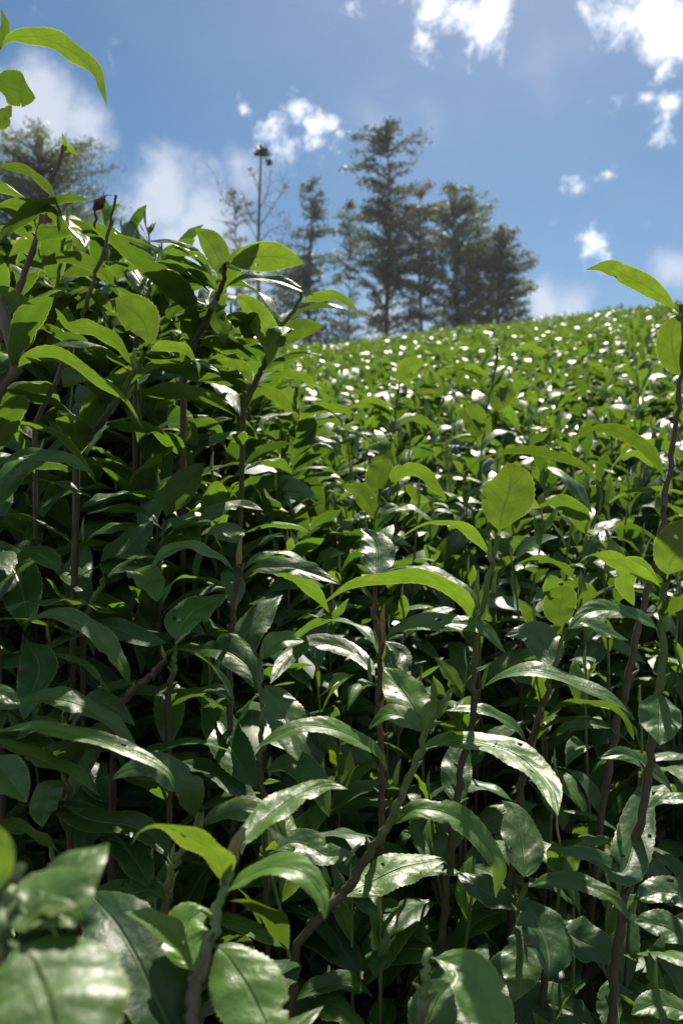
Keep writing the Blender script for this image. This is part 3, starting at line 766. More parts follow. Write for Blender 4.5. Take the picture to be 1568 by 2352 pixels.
hero('shoot with a round upright yellow-green leaf and small spear buds, upper left', .50, [(334, 800), (333, 810), (305, 860), (270, 920), (225, 980), (180, 1030)], .0016, .0028, [
    ([(333, 801), (340, 770), (322, 728), (265, 685)], -.01, 30, -72, 10, .8, dict(shape=.2, fold=.12)),
    ([(292, 846), (270, 790), (215, 755), (160, 750), (127, 707)], .0, 19, -30, 0, .6, dict(curl=.35)),
    ([(345, 812), (380, 798), (420, 805), (450, 830), (458, 868)], -.03, 17, -30, 0, .75),
    ([(305, 918), (350, 905), (420, 900), (490, 920), (545, 958)], -.04, 18, -40, 0, .75),
    ([(193, 1008), (200, 960), (205, 920), (178, 880)], .02, 28, 78, 0, .15, dict(fold=.2)),
    ([(240, 975), (300, 985), (350, 985), (383, 1002)], .0, 20, -24, 0, .45),
    ([(345, 830), (400, 850), (470, 870), (537, 886)], .05, 22, -20, 0, .3),
], [((306, 845), (313, 800), .0018), ((295, 915), (310, 882), .0018), ((338, 805), (350, 778), .0012)], mat=STEM_GREEN, d2=.58, fill=7)

hero('shoot silhouetted against the sky with a silvery leaf bending over at its top', .66, [(349, 600), (347, 634), (340, 689), (325, 740), (310, 800)], .0015, .0026, [
    ([(350, 622), (362, 580), (330, 562), (285, 545), (240, 530)], -.02, 10, 50, 0, .6, dict(twist=1.5)),
    ([(332, 679), (310, 629), (270, 606), (215, 599)], -.02, 14, 10, 0, .2),
    ([(350, 664), (378, 622), (425, 612), (485, 655), (520, 699)], -.04, 22, -30, 0, .6),
    ([(495, 655), (455, 590), (400, 560), (320, 552)], .0, 16, 34, 0, .2, dict(d=.66)),
], [((348, 610), (362, 590), .0012)], mat=STEM_GREEN, d2=.72, fill=5)

hero('topmost shoot of the left bush with two broad backlit leaves beside dark ones', .60, [(518, 610), (512, 640), (500, 680), (470, 740), (440, 800), (420, 880)], .0016, .0030, [
    ([(515, 640), (505, 600), (480, 555), (448, 526)], .02, 27, -70, 10, .85),
    ([(530, 616), (580, 592), (640, 590), (698, 605)], .0, 27, -62, 0, .9, dict(fold=.15)),
    ([(505, 664), (560, 640), (640, 646), (722, 679)], .0, 20, 37, -14, .05),
    ([(500, 655), (480, 610), (430, 585), (372, 580)], .04, 22, -20, 0, .3),
    ([(500, 670), (450, 640), (400, 655), (360, 665)], .05, 30, -30, 0, .05),
    ([(490, 700), (440, 690), (400, 720), (370, 760)], .04, 30, 20, 0, .05),
    ([(495, 690), (500, 730), (512, 760), (516, 790)], -.02, 20, -50, 0, .5),
    ([(530, 720), (550, 735), (572, 745), (568, 790)], .03, 28, -45, 10, .05),
    ([(470, 735), (420, 740), (380, 740), (350, 725)], .03, 26, 10, 0, .05),
    ([(448, 790), (500, 790), (540, 800), (590, 790)], .04, 28, -30, 0, .1),
], [((520, 612), (555, 625), .0014)], mat=STEM_BROWN, d2=.7, fill=9)

hero('backlit shoot with a long hanging leaf in front of the thin trees', .66, [(690, 665), (688, 690), (665, 725), (640, 759), (610, 830), (590, 874), (560, 940)], .0013, .0026, [
    ([(525, 690), (560, 690), (600, 740), (620, 790), (617, 840)], .0, 26, -74, 10, .85, dict(d=.66)),
    ([(632, 814), (650, 775), (690, 755), (745, 748)], .0, 23, -68, 0, .8),
    ([(690, 701), (730, 683), (780, 685), (826, 719)], -.02, 15, -30, 0, .7),
    ([(620, 790), (600, 745), (570, 710), (545, 700)], .05, 20, -40, 0, .7),
    ([(590, 870), (640, 860), (700, 870), (720, 900)], .05, 18, -20, 0, .7),
    ([(585, 890), (560, 850), (510, 830), (470, 840)], .0, 24, -25, 0, .5),
], [((690, 668), (694, 640), .0014)], mat=STEM_GREEN, d2=.72, fill=8)

hero('shoot with an orange bud between folded sunlit leaves below the backlit one', 0.92, [(682, 890), (680, 940), (675, 1000), (670, 1060)], .0016, 0, [
    ([(672, 960), (655, 930), (615, 900), (570, 895)], -.03, 26.4, -25, 0, .8),
    ([(684, 975), (710, 950), (760, 938), (820, 950)], -.03, 26.4, -25, 0, .75),
    ([(684, 990), (740, 970), (800, 985), (850, 1010)], -.02, 28.8, -10, 0, .6),
    ([(672, 1000), (640, 975), (600, 960), (560, 960)], .02, 28.8, 10, 0, .4),
    ([(690, 1050), (720, 1020), (760, 1025), (790, 1050)], .0, 31.2, 34, 0, .3),
], [((683, 980), (688, 935), .0028, 'b'), ((678, 940), (682, 882), .0022)], mat=STEM_BROWN, d2=0.95, fill=5)

hero('brown stem below the trees ending bare beside one arched yellow leaf', 1.08, [(1141, 799), (1140, 830), (1133, 864), (1118, 940), (1108, 999), (1095, 1080)], .0016, 0, [
    ([(1144, 834), (1180, 806), (1220, 800), (1257, 812)], .02, 23.4, -18, 0, .8),
    ([(1124, 876), (1090, 846), (1055, 848), (1028, 885)], -.02, 19.5, -12, 0, .8, dict(label='arched leaf with a browned edge')),
    ([(1115, 935), (1150, 920), (1165, 890), (1150, 880)], .03, 39, -60, 0, .7),
    ([(1110, 1010), (1080, 970), (1060, 950), (1040, 945)], .03, 33.8, -50, 0, .5),
], [], mat=STEM_BROWN, d2=1.14, fill=6)

hero('shoot with a dark folded leaf and a raised yellow-green one below the tallest conifer', 1.08, [(917, 880), (913, 914), (905, 980), (893, 1044), (888, 1100)], .0015, 0, [
    ([(918, 884), (930, 850), (950, 838), (976, 836)], .0, 31.2, -68, 0, .8),
    ([(914, 920), (930, 900), (905, 888), (890, 884)], -.01, 30, 30, 0, .05),
    ([(905, 960), (870, 930), (840, 925), (800, 940)], .0, 31.2, -20, 0, .6),
    ([(905, 985), (950, 965), (985, 975), (1010, 1000)], .0, 31.2, -15, 0, .6),
], [], mat=STEM_BROWN, d2=1.1, fill=6)

hero('shoot with a notched upright leaf in the middle of the hedge', 0.8, [(873, 1125), (870, 1145), (862, 1190), (856, 1240), (850, 1330)], .0015, 0, [
    ([(873, 1142), (868, 1110), (880, 1080), (893, 1054)], .0, 37.2, -76, 0, .7, dict(shape=.2)),
    ([(888, 1140), (930, 1082), (975, 1095), (1025, 1150)], -.02, 27.6, -34, 0, .6),
    ([(856, 1201), (852, 1165), (825, 1130), (785, 1115)], .0, 26.4, -66, 0, .85),
    ([(866, 1196), (900, 1172), (950, 1172), (1000, 1205)], -.02, 22.8, 12, 0, .5),
    ([(860, 1230), (880, 1190), (905, 1168), (940, 1180)], .02, 24, 30, 0, .4),
], [], mat=STEM_GREEN, d2=0.84)

hero('pair of large leaves at the bottom edge right of the middle, one brightly lit', .34, [(985, 2185), (980, 2200), (970, 2300), (960, 2420)], .0016, .0026, [
    ([(988, 2197), (1060, 2225), (1110, 2300), (1165, 2440)], -.04, 27, 55, 0, 0.68),
    ([(975, 2420), (985, 2350), (1010, 2290), (1040, 2255)], .03, 26, 70, 0, 0.43),
], [], mat=STEM_GREEN, d2=.33)

hero('broad shaded leaves side by side at the bottom right', .50, [(1262, 2100), (1260, 2120), (1250, 2250), (1240, 2400)], .0016, .0026, [
    ([(1264, 2118), (1310, 2150), (1370, 2180), (1412, 2215)], .0, 36, 62, 0, .1),
    ([(1180, 2380), (1240, 2310), (1300, 2320), (1372, 2370)], .0, 36, 62, 0, .05),
    ([(1400, 2235), (1410, 2280), (1420, 2340), (1418, 2420)], .0, 32, 70, 0, .1),
    ([(1260, 2140), (1200, 2200), (1100, 2290), (1020, 2200)], .05, 30, 60, 0, .05),
], [], mat=STEM, d2=.52)

hero('shoot at the lower right corner with sun-flecked leaves', .44, [(1600, 2090), (1600, 2130), (1605, 2300), (1610, 2420)], .0016, .0026, [
    ([(1600, 2180), (1560, 2150), (1510, 2125), (1455, 2118)], .0, 26, 50, 0, .2),
    ([(1600, 2350), (1560, 2320), (1500, 2310), (1448, 2330)], .0, 22, 50, 0, .35),
    ([(1600, 2100), (1560, 2060), (1520, 2050), (1455, 2065)], .04, 26, 45, 0, .15),
], [], mat=STEM, d2=.46)

hero('arching leafy shoot low at left, its long leaves fanning right above the blurred corner', .48, [(150, 1640), (148, 1660), (150, 1760), (160, 1900)], .0013, .0022, [
    ([(148, 1662), (190, 1625), (250, 1620), (310, 1668)], .0, 22, 20, 0, .3),
    ([(149, 1700), (110, 1670), (60, 1680), (20, 1730)], .02, 22, 25, 0, .3),
    ([(150, 1752), (200, 1715), (260, 1725), (300, 1780)], .02, 22, 14, 0, .4),
    ([(152, 1790), (120, 1810), (100, 1860), (98, 1900)], -.03, 22, 30, 0, .4),
], [((148, 1655), (152, 1622), .0014)], mat=STEM_GREEN, d2=.5, fill=4)


# ------------------------------------------------------------------ the rest of the hedge
def near_shoots():
    pos = []
    r = random.Random(3)
    y = .40
    while y < 1.62:
        sp = .062 + .020 * (y - .4)
        half = .50 * y + .06
        x = -half + r.uniform(0, sp)
        while x < half:
            pos.append((x + r.uniform(-.35, .35) * sp, y + r.uniform(-.35, .35) * sp)); x += sp
        y += sp * 1.0
    return pos


ZONES = [('low shade', lambda px, py: py > 1500 and px < 560, 'tea shoots in the deep shade at lower left', 'dark glossy tea shoot deep in the shade of the lower left hedge'),
         ('low mid', lambda px, py: py > 1500 and px < 1080, 'tea shoots in the shade at lower middle', 'shaded tea shoot low down behind the foreground shoots in the middle'),
         ('low right', lambda px, py: py > 1500, 'tea shoots in the shade at lower right', 'shaded tea shoot low down behind the tall stems on the right'),
         ('left bush', lambda px, py: px < 520 and py < 1080, 'shoots forming the tall bush at left', 'leafy tea shoot of the tall bush on the left, reaching towards the sky'),
         ('left mid', lambda px, py: px < 520, 'half shaded tea shoots at left middle', 'half shaded tea shoot below the tall left bush'),
         ('centre', lambda px, py: px < 1080 and py > 1080, 'tea shoots in the middle of the hedge', 'glossy green tea shoot packed in the middle of the hedge'),
         ('right', lambda px, py: py > 1080, 'tea shoots at the right of the hedge', 'glossy green tea shoot packed between the tall stems on the right'),
         ('back', lambda px, py: px < 1080, 'backlit tea shoots below the trees', 'backlit yellow-green tea shoot on the slope below the trees'),
         ('back right', lambda px, py: True, 'backlit tea shoots on the right of the slope', 'backlit yellow-green tea shoot on the right of the slope')]


LM = [('the broad upright yellow-green leaf', 1170, 1140), ('the big arched leaf in the middle', 900, 1340), ('the glossy arched leaf over the dark gap', 1150, 1740),
      ('the lower right leaf standing up', 1200, 1920), ('the pointed leaf hanging at right', 1515, 1660), ('the leaf reaching left at the right edge', 1440, 660),
      ('the long thin arched leaf at right', 1200, 1050), ('the raised triangular leaf', 1285, 1390), ('the tall brown bud', 882, 1430), ('the brown bud left of centre', 552, 1270),
      ('the folded half-lit leaf', 460, 1420), ('the dark hollow', 520, 1730), ('the lower middle foreground shoot', 530, 1990), ('the cluster of small buds', 460, 1880),
      ('the huge blurred leaf', 130, 2250), ('the long leaves sweeping from the left edge', 220, 1700), ('the broad dark leaves at the left edge', 40, 1370),
      ('the small curled sunlit leaf', 320, 1335), ('the tall pointed green leaf', 430, 1120), ('the fresh tip of the bare stem', 145, 340), ('the shrivelled brown leaf', 222, 490),
      ('the long arc-shaped leaf at upper left', 190, 880), ('the round upright leaf at upper left', 318, 740), ('the silvery bent leaf', 340, 575), ('the two broad backlit leaves', 590, 600),
      ('the long hanging backlit leaf', 600, 760), ('the orange bud', 686, 960), ('the bare-ended brown stem', 1140, 840), ('the dark folded leaf below the conifer', 910, 900),
      ('the foot of the tallest conifer', 900, 800), ('the sky at the right edge', 1500, 780), ('the brightest glints at far right', 1400, 960), ('the thin long leaf by the right stem', 1420, 1000), ('the upper right slope', 1250, 900),
      ('the notched upright leaf', 880, 1090), ('the pair of large leaves at the bottom edge', 1060, 2290), ('the broad shaded bottom right leaves', 1330, 2200),
      ('the sun-flecked leaves in the corner', 1520, 2200), ('the pale blue-lit leaf', 195, 950), ('the slim dark leaf under the two backlit leaves', 640, 665)]


def place_labels(items):
    by = {}
    for (o, px, py, kind) in items:
        ds = [math.hypot(px - l[1], (py - l[2])) for l in LM]; j = ds.index(min(ds)); l = LM[j]
        dx, dy = px - l[1], py - l[2]
        rel = 'right of' if dx > abs(dy) else 'left of' if -dx > abs(dy) else 'below' if dy > 0 else 'above'
        by.setdefault((j, rel), []).append((ds[j], o, kind))
    num = [''] + [', %s nearest' % q for q in ('second', 'third', 'fourth', 'fifth', 'sixth', 'seventh', 'eighth', 'ninth', 'tenth', 'eleventh', 'twelfth', 'thirteenth', 'fourteenth', 'fifteenth', 'sixteenth', 'seventeenth', 'eighteenth', 'nineteenth', 'twentieth', 'twenty-first', 'twenty-second')]
    for (j, rel), L in by.items():
        L.sort(key=lambda q: q[0])
        for i, (_, o, kind) in enumerate(L):
            o['label'] = '%s tea shoot %s %s%s' % (kind, rel, LM[j][0], num[min(i, 21)])


def build_near():
    items = []
    r = random.Random(21)
    pos = near_shoots()
    cnt = 0
    for (x, y) in pos:
        zt = float(canopy(x, y)) + r.gauss(0, .018)
        if y < .75: zt -= .05 * (1 - (y - .4) / .35)
        if r.random() < .10 and y > .9: zt += r.uniform(.02, .06)
        nl = r.randint(8, 11)
        pts, lv = shoot_plan(r, .3, nl, abs(r.gauss(0, .16)), r.uniform(0, 6.28))
        top = Vector((x, y, CAMZ + zt))
        gz = CAMZ + float(ground(x, y)) - .02
        e = bpy.data.objects.new('tea_shoot', None); e.empty_display_size = .02
        last = top + pts[-1]
        base = Vector((last.x, last.y, gz)); e.location = base; col.objects.link(e)
        px, py = 784 + x / y * F, 1176 - zt / y * F
        for zn in ZONES:
            if zn[1](px, py): break
        tag(e, zn[3], 'tea shoot', zn[2])
        items.append((e, px, py, 'backlit' if py < 1080 else 'shaded' if py > 1600 else 'glossy'))
        sp = [top + p - base for p in pts] + [Vector((0, 0, (last.z - gz) * .5)), Vector((0, 0, 0))]
        ns = len(sp)
        V, Qs, UV = tube(sp, [.0010 + .0012 * min(1, i / 7) for i in range(ns)], 5)
        UV = np.array(UV); UV[:, 1] = 1 - UV[:, 1]
        add('stem', make_mesh('stem', V, np.array(Qs)[:, ::-1], UV, mats=[STEM]), e)
        lod = 'hi' if y < .85 else 'mid'
        for k, (cls, p, az, sc, _) in enumerate(lv):
            me = r.choice(LIB[cls, lod])['me']
            M = Matrix.Translation(top + p - base) @ Matrix.Rotation(az, 4, 'Z') @ Matrix.Rotation(r.gauss(0, .18), 4, 'X') @ Matrix.Rotation(r.gauss(0, .22), 4, 'Y') @ Matrix.Scale(sc, 4)
            add('leaf', me, e, M)
        bm = BUD_ME2 if r.random() < .25 else BUD_ME
        add('bud', bm, e, Matrix.Translation(top - base) @ Matrix.Rotation(r.gauss(0, .2), 4, 'X') @ Matrix.Scale(r.uniform(.7, 1.1), 4))
        cnt += 1
    place_labels(items)
    print('near shoots', cnt)


def batch(specs, lod):
    """specs: list of (cls, index, 4x4 matrix, agejit) -> arrays joined"""
    by = {}
    for (cls, i, M, aj) in specs: by.setdefault((cls, i), []).append((M, aj))
    Vs, Fs, Us, As, Rs = [], [], [], [], []
    off = 0
    for (cls, i), L in by.items():
        e = LIB[cls, lod][i]
        M = np.array([m for m, _ in L]); aj = np.array([a for _, a in L])
        V = np.einsum('nij,vj->nvi', M[:, :3, :3], e['V']) + M[:, None, :3, 3]
        n, v = V.shape[:2]
        Fq = e['F'][None] + (np.arange(n) * v)[:, None, None] + off
        Vs.append(V.reshape(-1, 3)); Fs.append(Fq.reshape(-1, 4)); Us.append(np.tile(e['uv'], (n, 1)))
        As.append(np.repeat(np.clip(e['age'] + aj, 0, 1), v)); Rs.append(np.repeat(NR.rand(n), v)); off += n * v
    return np.concatenate(Vs), np.concatenate(Fs), np.concatenate(Us), np.concatenate(As), np.concatenate(Rs)


def mats_np(pos, az, rx, ry, sc):
    n = len(pos)
    def rot(a, ax):
        M = np.zeros((n, 3, 3)); c, s = np.cos(a), np.sin(a); i, j = [(1, 2), (2, 0), (0, 1)][ax]
        M[:, ax, ax] = 1; M[:, i, i] = c; M[:, j, j] = c; M[:, i, j] = -s; M[:, j, i] = s
        return M
    M3 = rot(az, 2) @ rot(rx, 0) @ rot(ry, 1) * sc[:, None, None]
    M = np.zeros((n, 4, 4)); M[:, :3, :3] = M3; M[:, :3, 3] = pos; M[:, 3, 3] = 1
    return M


def stuff_obj(name, parts, label, cat):
    Vs, Fs, Us, As, Rs = [], [], [], [], []; off = 0
    for p in parts:
        Vs.append(p[0]); Fs.append(p[1] + off); Us.append(p[2]); As.append(p[3]); Rs.append(p[4]); off += len(p[0])
    V = np.concatenate(Vs)
    me = make_mesh(name, V, np.concatenate(Fs), np.concatenate(Us), {'age': np.concatenate(As), 'rnd': np.concatenate(Rs)}, [LEAF_FAR])
    o = add(name, me); tag(o, label, cat, kind='stuff'); print(name, len(me.polygons))
    return o


def shoots_np(xs, ys, zs, nleaf, lod, gap=.034, sc=1.0, young=2):
    """leaf specs for many shoots at once"""
    specs = []
    n = len(xs)
    az = NR.uniform(0, 6.28, n)
    dep = np.zeros(n)
    for k in range(nleaf):
        cls = 'up' if k < young else 'arch' if k < young + 4 else 'spread'
        dep += gap * NR.uniform(.7, 1.3, n) * (.5 if k < 2 else 1)
        p = np.stack([xs + NR.normal(0, .006, n), ys + NR.normal(0, .006, n), zs - dep], 1)
        M = mats_np(p, az, NR.normal(0, .28, n), NR.normal(0, .32, n), sc * NR.uniform(.8, 1.12, n) * (.68 if k == 0 else 1))
        ii = NR.randint(0, len(LIB[cls, lod]), n)
        specs += [(cls, int(ii[q]), M[q], float(a)) for q, a in enumerate(NR.normal(0.08, .1, n))]
        az = az + 2.4 + NR.normal(0, .3, n)
    return specs


def jgrid(y0, y1, dens, halfk=.50, pad=.15):
    """scattered points in the widening strip of slope seen from the path"""
    area = halfk * (y1 * y1 - y0 * y0) + 2 * pad * (y1 - y0)
    n = int(area * dens)
    yy = np.sqrt(NR.uniform(y0 * y0, y1 * y1, n)); xx = NR.uniform(-1, 1, n) * (halfk * yy + pad)
    return xx, yy


def build_far():
    parts = []
    # behind the single shoots up to 4.5 m
    x, y = jgrid(1.6, 4.5, 320)
    z = CAMZ + canopy(x, y) + NR.normal(0, .02, len(x))
    parts.append(batch(shoots_np(x, y, z, 7, 'lo', sc=1.12, young=1), 'lo'))
    x, y = jgrid(4.5, 9, 230)
    z = CAMZ + canopy(x, y) + NR.normal(0, .025, len(x)) + .03 * np.sin(x * 4.1 + 2 * np.sin(y * 2.3)) * np.cos(y * 3.7)
    parts.append(batch(shoots_np(x, y, z, 5, 'far', sc=1.2, young=1), 'far'))
    x, y = jgrid(9, 21, 165)
    z = CAMZ + canopy(x, y) + NR.normal(0, .03, len(x)) + .05 * np.sin(x * 2.1 + 2 * np.sin(y * 1.3)) * np.cos(y * 1.9)
    parts.append(batch(shoots_np(x, y, z, 4, 'tiny', sc=1.15, young=1), 'tiny'))
    stuff_obj('tea_field', parts, 'sunlit tea field glittering up the slope to its crest', 'tea field')


def build_inner():
    n = 12000
    y = np.sqrt(NR.uniform(.3 ** 2, 1.75 ** 2, n)); x = NR.uniform(-1, 1, n) * (.52 * y + .1)
    dep = NR.uniform(.05, .42, n)
    dep = np.where(y < .85, dep * .85 + .13, dep)
    x[2600:4200] = -NR.uniform(0, 1, 1600) * .36; y[2600:4200] = NR.uniform(.5, .78, 1600); dep[2600:4200] = NR.uniform(.12, .5, 1600)
    x[:2600] = -NR.uniform(.0, 1, 2600) * .55; y[:2600] = NR.uniform(.62, 1.08, 2600); dep[:2600] = NR.uniform(.03, .5, 2600)
    z = CAMZ + canopy(x, y) - dep
    p = np.stack([x, y, z], 1)
    M = mats_np(p, NR.uniform(0, 6.28, n), NR.normal(0, .4, n), NR.normal(0, .4, n), NR.uniform(.85, 1.2, n))
    cl = ['arch', 'spread']
    specs = [(cl[q % 2], int(NR.randint(0, 7)), M[q], -.15) for q in range(n)]
    a = batch(specs, 'in')
    o = stuff_obj('inner_foliage', [a], 'dim older leaves deep inside the tea hedge', 'foliage')


build_near()
build_inner()
build_far()

# ------------------------------------------------------------------ trees on the crest
def tree(label, px, d, prof, y_top, y_bot, mat, dens, name='tree', nb=70, leaf=.13, r0=.11, bare=0.0, up=.35, clump=.5, lean=0, seed=1, cat='tree', droop=.1):
    """prof: (grid y, half width in grid units) down the crown"""
    r = random.Random(seed); nr = np.random.RandomState(seed)
    k = d / F
    bx = (px - 784) * k
    gz = CAMZ + float(ground(bx, d))
    ztop = CAMZ + (1176 - y_top) * k
    H = ztop - gz
    e = bpy.data.objects.new(name, None); col.objects.link(e); e.location = (bx, d, gz); tag(e, label, cat, 'trees on the crest of the hill')
    tp = [Vector((lean * (t ** 2) + .06 * math.sin(t * 7 + seed), .05 * math.cos(t * 5 + seed), H * t)) for t in np.linspace(0, 1, 14)]
    V, Qs, UV = tube(tp, [r0 * (1 - .88 * t) for t in np.linspace(0, 1, 14)], 8)
    add('trunk', make_mesh('trunk', V, np.array(Qs), UV, mats=[BARK]), e)
    py = np.array([p[0] for p in prof], float); pw = np.array([p[1] for p in prof], float) * k * 1.12
    zs = [CAMZ + (1176 - q) * k - gz for q in py]
    LV = []; LF = []; LR = []; BV = []; BQ = []; BU = []
    zmin, zmax = zs[-1], zs[0]
    cent = []
    for i in range(nb):
        t = r.random() ** .9
        z0 = zmax + (zmin - zmax) * t
        w = float(np.interp(-z0, [-q for q in zs], pw)) * r.uniform(.42, 1.12)
        az = r.uniform(0, 6.28)
        zt = min(1, max(0, z0 / H)); c = tp[int(zt * 13)]
        st = Vector((c.x, c.y, max(.2, z0 - w * up * .8)))
        en = Vector((c.x + math.cos(az) * w, c.y + math.sin(az) * w * .8, z0 + w * (up * .4 - droop)))
        mid = st.lerp(en, .5) + Vector((0, 0, w * .12 + r.uniform(-.05, .05)))
        pts = [st, st.lerp(mid, .5) + Vector((0, 0, .03)), mid, mid.lerp(en, .5), en]
        V, Qs, UV = tube(pts, [.028, .022, .016, .010, .005], 4)
        o_ = len(BV); BV += V; BQ += [tuple(a + o_ for a in q) for q in Qs]; BU += UV
        if r.random() < bare: continue
        for s in np.linspace(.15, 1.0, max(3, int(w / .22) + 3)):
            q = st.lerp(mid, s * 2) if s < .5 else mid.lerp(en, s * 2 - 1)
            cent.append((q, clump * r.uniform(.5, 1.15) * (.7 + .3 * s)))
    # each clump: many small leaf faces
    for (c, cr) in cent:
        m = max(6, int(2.6 * dens * (cr / .4) ** 2 * r.uniform(.4, 1.3)))
        p = nr.normal(0, 1, (m, 3)) * np.array([cr, cr, cr * .6]) * .42 + np.array(c)
        a = nr.normal(0, 1, (m, 3)); a /= np.linalg.norm(a, axis=1)[:, None]
        b = np.cross(a, nr.normal(0, 1, (m, 3))); b /= np.linalg.norm(b, axis=1)[:, None]
        L = leaf * nr.uniform(.6, 1.3, (m, 1)); W = L * nr.uniform(.4, .7, (m, 1))
        quad = np.stack([p - a * L * .5, p + b * W * .5, p + a * L * .5, p - b * W * .5], 1)
        LV.append(quad.reshape(-1, 3)); LR.append(np.repeat(nr.rand(m), 4))
    V = np.concatenate(LV); nq = len(V) // 4
    cr_ = add('crown', make_mesh('crown', V, np.arange(nq * 4).reshape(-1, 4), None, {'rnd': np.concatenate(LR)}, [mat], smooth=False), e); cr_['kind'] = 'stuff'
    add('branch', make_mesh('branch', BV, np.array(BQ), BU, mats=[BARK]), e)['kind'] = 'stuff'
    print(label, nq)
    return e


TL_G = tree_leaf_material('tree_leaf_green', (0.05, 0.08, 0.04, 1), (0.075, 0.10, 0.05, 1), (0.14, 0.21, 0.07, 1))
TL_B = tree_leaf_material('tree_leaf_brownish', (0.07, 0.08, 0.045, 1), (0.095, 0.09, 0.055, 1), (0.18, 0.19, 0.09, 1))
TL_D = tree_leaf_material('tree_leaf_dark', (0.04, 0.065, 0.038, 1), (0.06, 0.08, 0.045, 1), (0.10, 0.15, 0.06, 1))
D0 = 33
tree('tallest conifer with a pointed top and tiered branches', 890, D0, [(278, 6), (295, 34), (325, 66), (350, 90), (385, 96), (410, 80), (440, 52), (480, 66), (540, 92), (620, 110), (700, 115), (800, 95)],
     272, 800, TL_D, 17, 'conifer_tree', nb=150, seed=3, r0=.15, up=.12, droop=-.12, clump=.34, leaf=.13, cat='conifer')
tree('round topped tree just right of the tallest conifer', 1045, D0 + 1, [(425, 14), (445, 50), (500, 78), (580, 92), (700, 96), (800, 90)], 428, 800, TL_G, 20, nb=125, seed=5, clump=.33, up=.5)
tree('slim tree squeezed between the tallest conifer and the round topped tree', 965, D0 - 1, [(425, 20), (460, 52), (540, 74), (650, 72), (800, 66)], 440, 800, TL_B, 17, nb=80, seed=6, clump=.29)
tree('rightmost tree on the crest, low and bushy', 1145, D0, [(526, 22), (550, 52), (610, 68), (680, 86), (790, 100)], 532, 800, TL_G, 22, nb=125, seed=7, clump=.33, up=.5)
tree('dark narrow tree between the round topped tree and the rightmost one', 1095, D0 + 3, [(480, 14), (520, 48), (640, 68), (800, 78)], 500, 800, TL_D, 18, nb=65, seed=17, clump=.33, up=.4)
tree('slender tree with a tufted top left of the tallest conifer', 712, D0 - 2, [(413, 10), (430, 42), (460, 48), (490, 20), (530, 46), (600, 62), (700, 72), (800, 72)], 418, 800, TL_D, 16, nb=85, seed=8, clump=.33)
tree('thin see-through tree between the tufted tree and the tallest conifer', 800, D0 + 3, [(465, 8), (490, 34), (580, 58), (700, 70), (800, 70)], 470, 800, TL_G, 13, nb=75, seed=9, clump=.33, r0=.06, bare=.15)
tree('sparse brownish tree left of the bare stem', 540, D0 - 1, [(440, 8), (470, 36), (520, 52), (600, 66), (760, 70)], 430, 800, TL_B, 10, nb=60, seed=10, clump=.28, r0=.06, bare=.3)
tree('low dull green tree half hidden by the topmost shoot of the left bush', 655, D0 + 4, [(560, 15), (600, 50), (680, 70), (800, 80)], 560, 800, TL_G, 15, nb=55, seed=19, clump=.29, r0=.07, bare=.1)
tree('broad crowned tree behind the tall bush at far left', 95, 21, [(318, 80), (345, 120), (400, 158), (470, 178), (540, 190), (620, 175), (700, 120)], 345, 800, TL_G, 19, nb=230, seed=12, clump=.30, leaf=.085, r0=.16, up=.5)


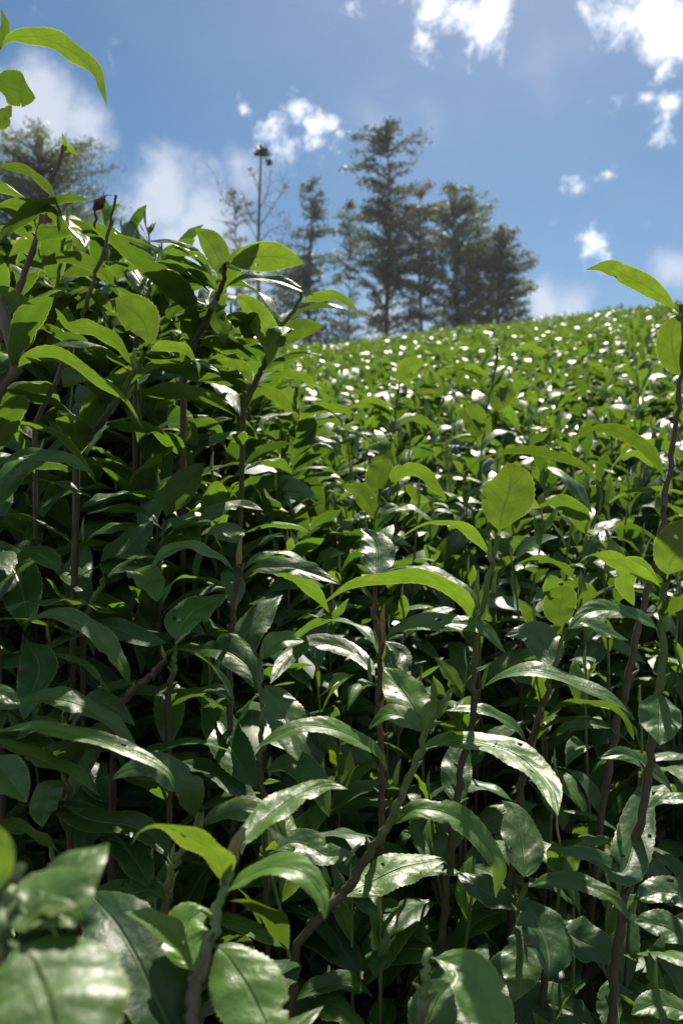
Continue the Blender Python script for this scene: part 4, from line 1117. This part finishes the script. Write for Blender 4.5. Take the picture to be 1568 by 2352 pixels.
def bare_tree():
    d = D0 - 3; k = d / F; bx = (595 - 784) * k; gz = CAMZ + float(ground(bx, d))
    e = bpy.data.objects.new('bare_topped_tree', None); col.objects.link(e); e.location = (bx, d, gz)
    tag(e, 'bare stemmed tree with a dark tuft at its very top', 'tree', 'trees on the crest of the hill')
    def Q(px, py, dy=0): return Vector(((px - 595) * k, dy, CAMZ + (1176 - py) * k - gz))
    V, Qs, UV = tube([Vector((0, 0, 0)), Q(594, 700), Q(593, 600), Q(595, 480), Q(598, 400), Q(600, 345)], [.09, .075, .065, .055, .045, .035], 6)
    add('trunk', make_mesh('trunk', V, np.array(Qs), UV, mats=[BARK]), e)
    br = [[(596, 520), (630, 470), (655, 425), (648, 418)], [(596, 480), (612, 440), (617, 400), (617, 372)], [(595, 560), (560, 500), (520, 470), (500, 420)], [(597, 450), (585, 410), (575, 388)],
          [(596, 600), (640, 560), (660, 500)], [(596, 640), (550, 600), (510, 590)], [(596, 560), (620, 530), (650, 520), (665, 535)], [(596, 680), (640, 650), (665, 600)], [(595, 520), (575, 500), (560, 455)]]
    for i, b in enumerate(br):
        pts = [Q(x, y, .3 * math.sin(i * 2.1) * j) for j, (x, y) in enumerate(b)]
        C, _ = catmull([np.array(p) for p in pts], 9)
        V, Qs, UV = tube([Vector(c) for c in C], [.024 - .0021 * q for q in range(9)], 4)
        add('branch', make_mesh('branch', V, np.array(Qs), UV, mats=[BARK]), e)
        rr = random.Random(i); TV = []; TQ = []; TU = []
        for q in range(9):
            c = Vector(C[rr.randint(2, 8)]); L = rr.uniform(.18, .5); dr = Vector((rr.uniform(-1, 1), rr.uniform(-.6, .6), rr.uniform(-.2, 1))).normalized()
            V, Qs, UV = tube([c, c + dr * L * .5 + Vector((0, 0, .03)), c + dr * L + Vector((0, 0, .1))], [.011, .008, .004], 4)
            o_ = len(TV); TV += V; TQ += [tuple(a + o_ for a in w) for w in Qs]; TU += UV
        add('twigs', make_mesh('twigs', TV, np.array(TQ), TU, mats=[BARK]), e)['kind'] = 'stuff'
    nr = np.random.RandomState(4)
    cs = [(600, 345, .16, 60), (592, 352, .12, 25), (610, 352, .12, 25), (617, 373, .1, 25), (500, 418, .1, 12), (575, 388, .07, 8), (655, 428, .1, 14), (520, 470, .3, 30), (560, 458, .2, 22), (640, 560, .4, 45), (555, 600, .4, 50), (650, 510, .3, 25), (620, 470, .25, 16), (640, 650, .5, 60), (550, 640, .5, 60)]
    tuft = cs[:4]
    TV = []
    for (x, y, s, m) in tuft:
        m = int(m * 1.6); p = nr.normal(0, s * .55, (m, 3)) + np.array(Q(x, y))
        a = nr.normal(0, 1, (m, 3)); a /= np.linalg.norm(a, axis=1)[:, None]
        b = np.cross(a, nr.normal(0, 1, (m, 3))); b /= np.linalg.norm(b, axis=1)[:, None]
        TV.append(np.stack([p - a * .09, p + b * .05, p + a * .09, p - b * .05], 1).reshape(-1, 3))
    V = np.concatenate(TV)
    add('dead_tuft', make_mesh('dead_tuft', V, np.arange(len(V)).reshape(-1, 4), None, None, [DEAD], smooth=False), e)['kind'] = 'stuff'
    LV = []
    for (x, y, s, m) in cs[5:]:
        p = nr.normal(0, s * .6, (m, 3)) + np.array(Q(x, y))
        a = nr.normal(0, 1, (m, 3)); a /= np.linalg.norm(a, axis=1)[:, None]
        b = np.cross(a, nr.normal(0, 1, (m, 3))); b /= np.linalg.norm(b, axis=1)[:, None]
        LV.append(np.stack([p - a * .08, p + b * .035, p + a * .08, p - b * .035], 1).reshape(-1, 3))
    V = np.concatenate(LV)
    add('crown', make_mesh('crown', V, np.arange(len(V)).reshape(-1, 4), None, {'rnd': nr.rand(len(V))}, [TL_B], smooth=False), e)['kind'] = 'stuff'


bare_tree()


# ------------------------------------------------------------------ air between here and the trees
def build_haze():
    x0, x1, y0, y1, z0, z1 = -60, 60, -6, 60, -3, CAMZ + 14
    V = [(x, y, z) for x in (x0, x1) for y in (y0, y1) for z in (z0, z1)]
    Q = [(0, 1, 3, 2), (4, 6, 7, 5), (0, 4, 5, 1), (2, 3, 7, 6), (0, 2, 6, 4), (1, 5, 7, 3)]
    m, g = material('haze')
    pv = g.n('ShaderNodeVolumePrincipled'); pv.inputs['Density'].default_value = HAZE; pv.inputs['Color'].default_value = (.86, .92, 1, 1); pv.inputs['Anisotropy'].default_value = 0.35
    out = g.n('ShaderNodeOutputMaterial'); g.t.links.new(pv.outputs[0], out.inputs[1])
    tag(add('haze', make_mesh('haze', V, np.array(Q), mats=[m], smooth=False)), kind='stuff')


HAZE = 0.0007
build_haze()
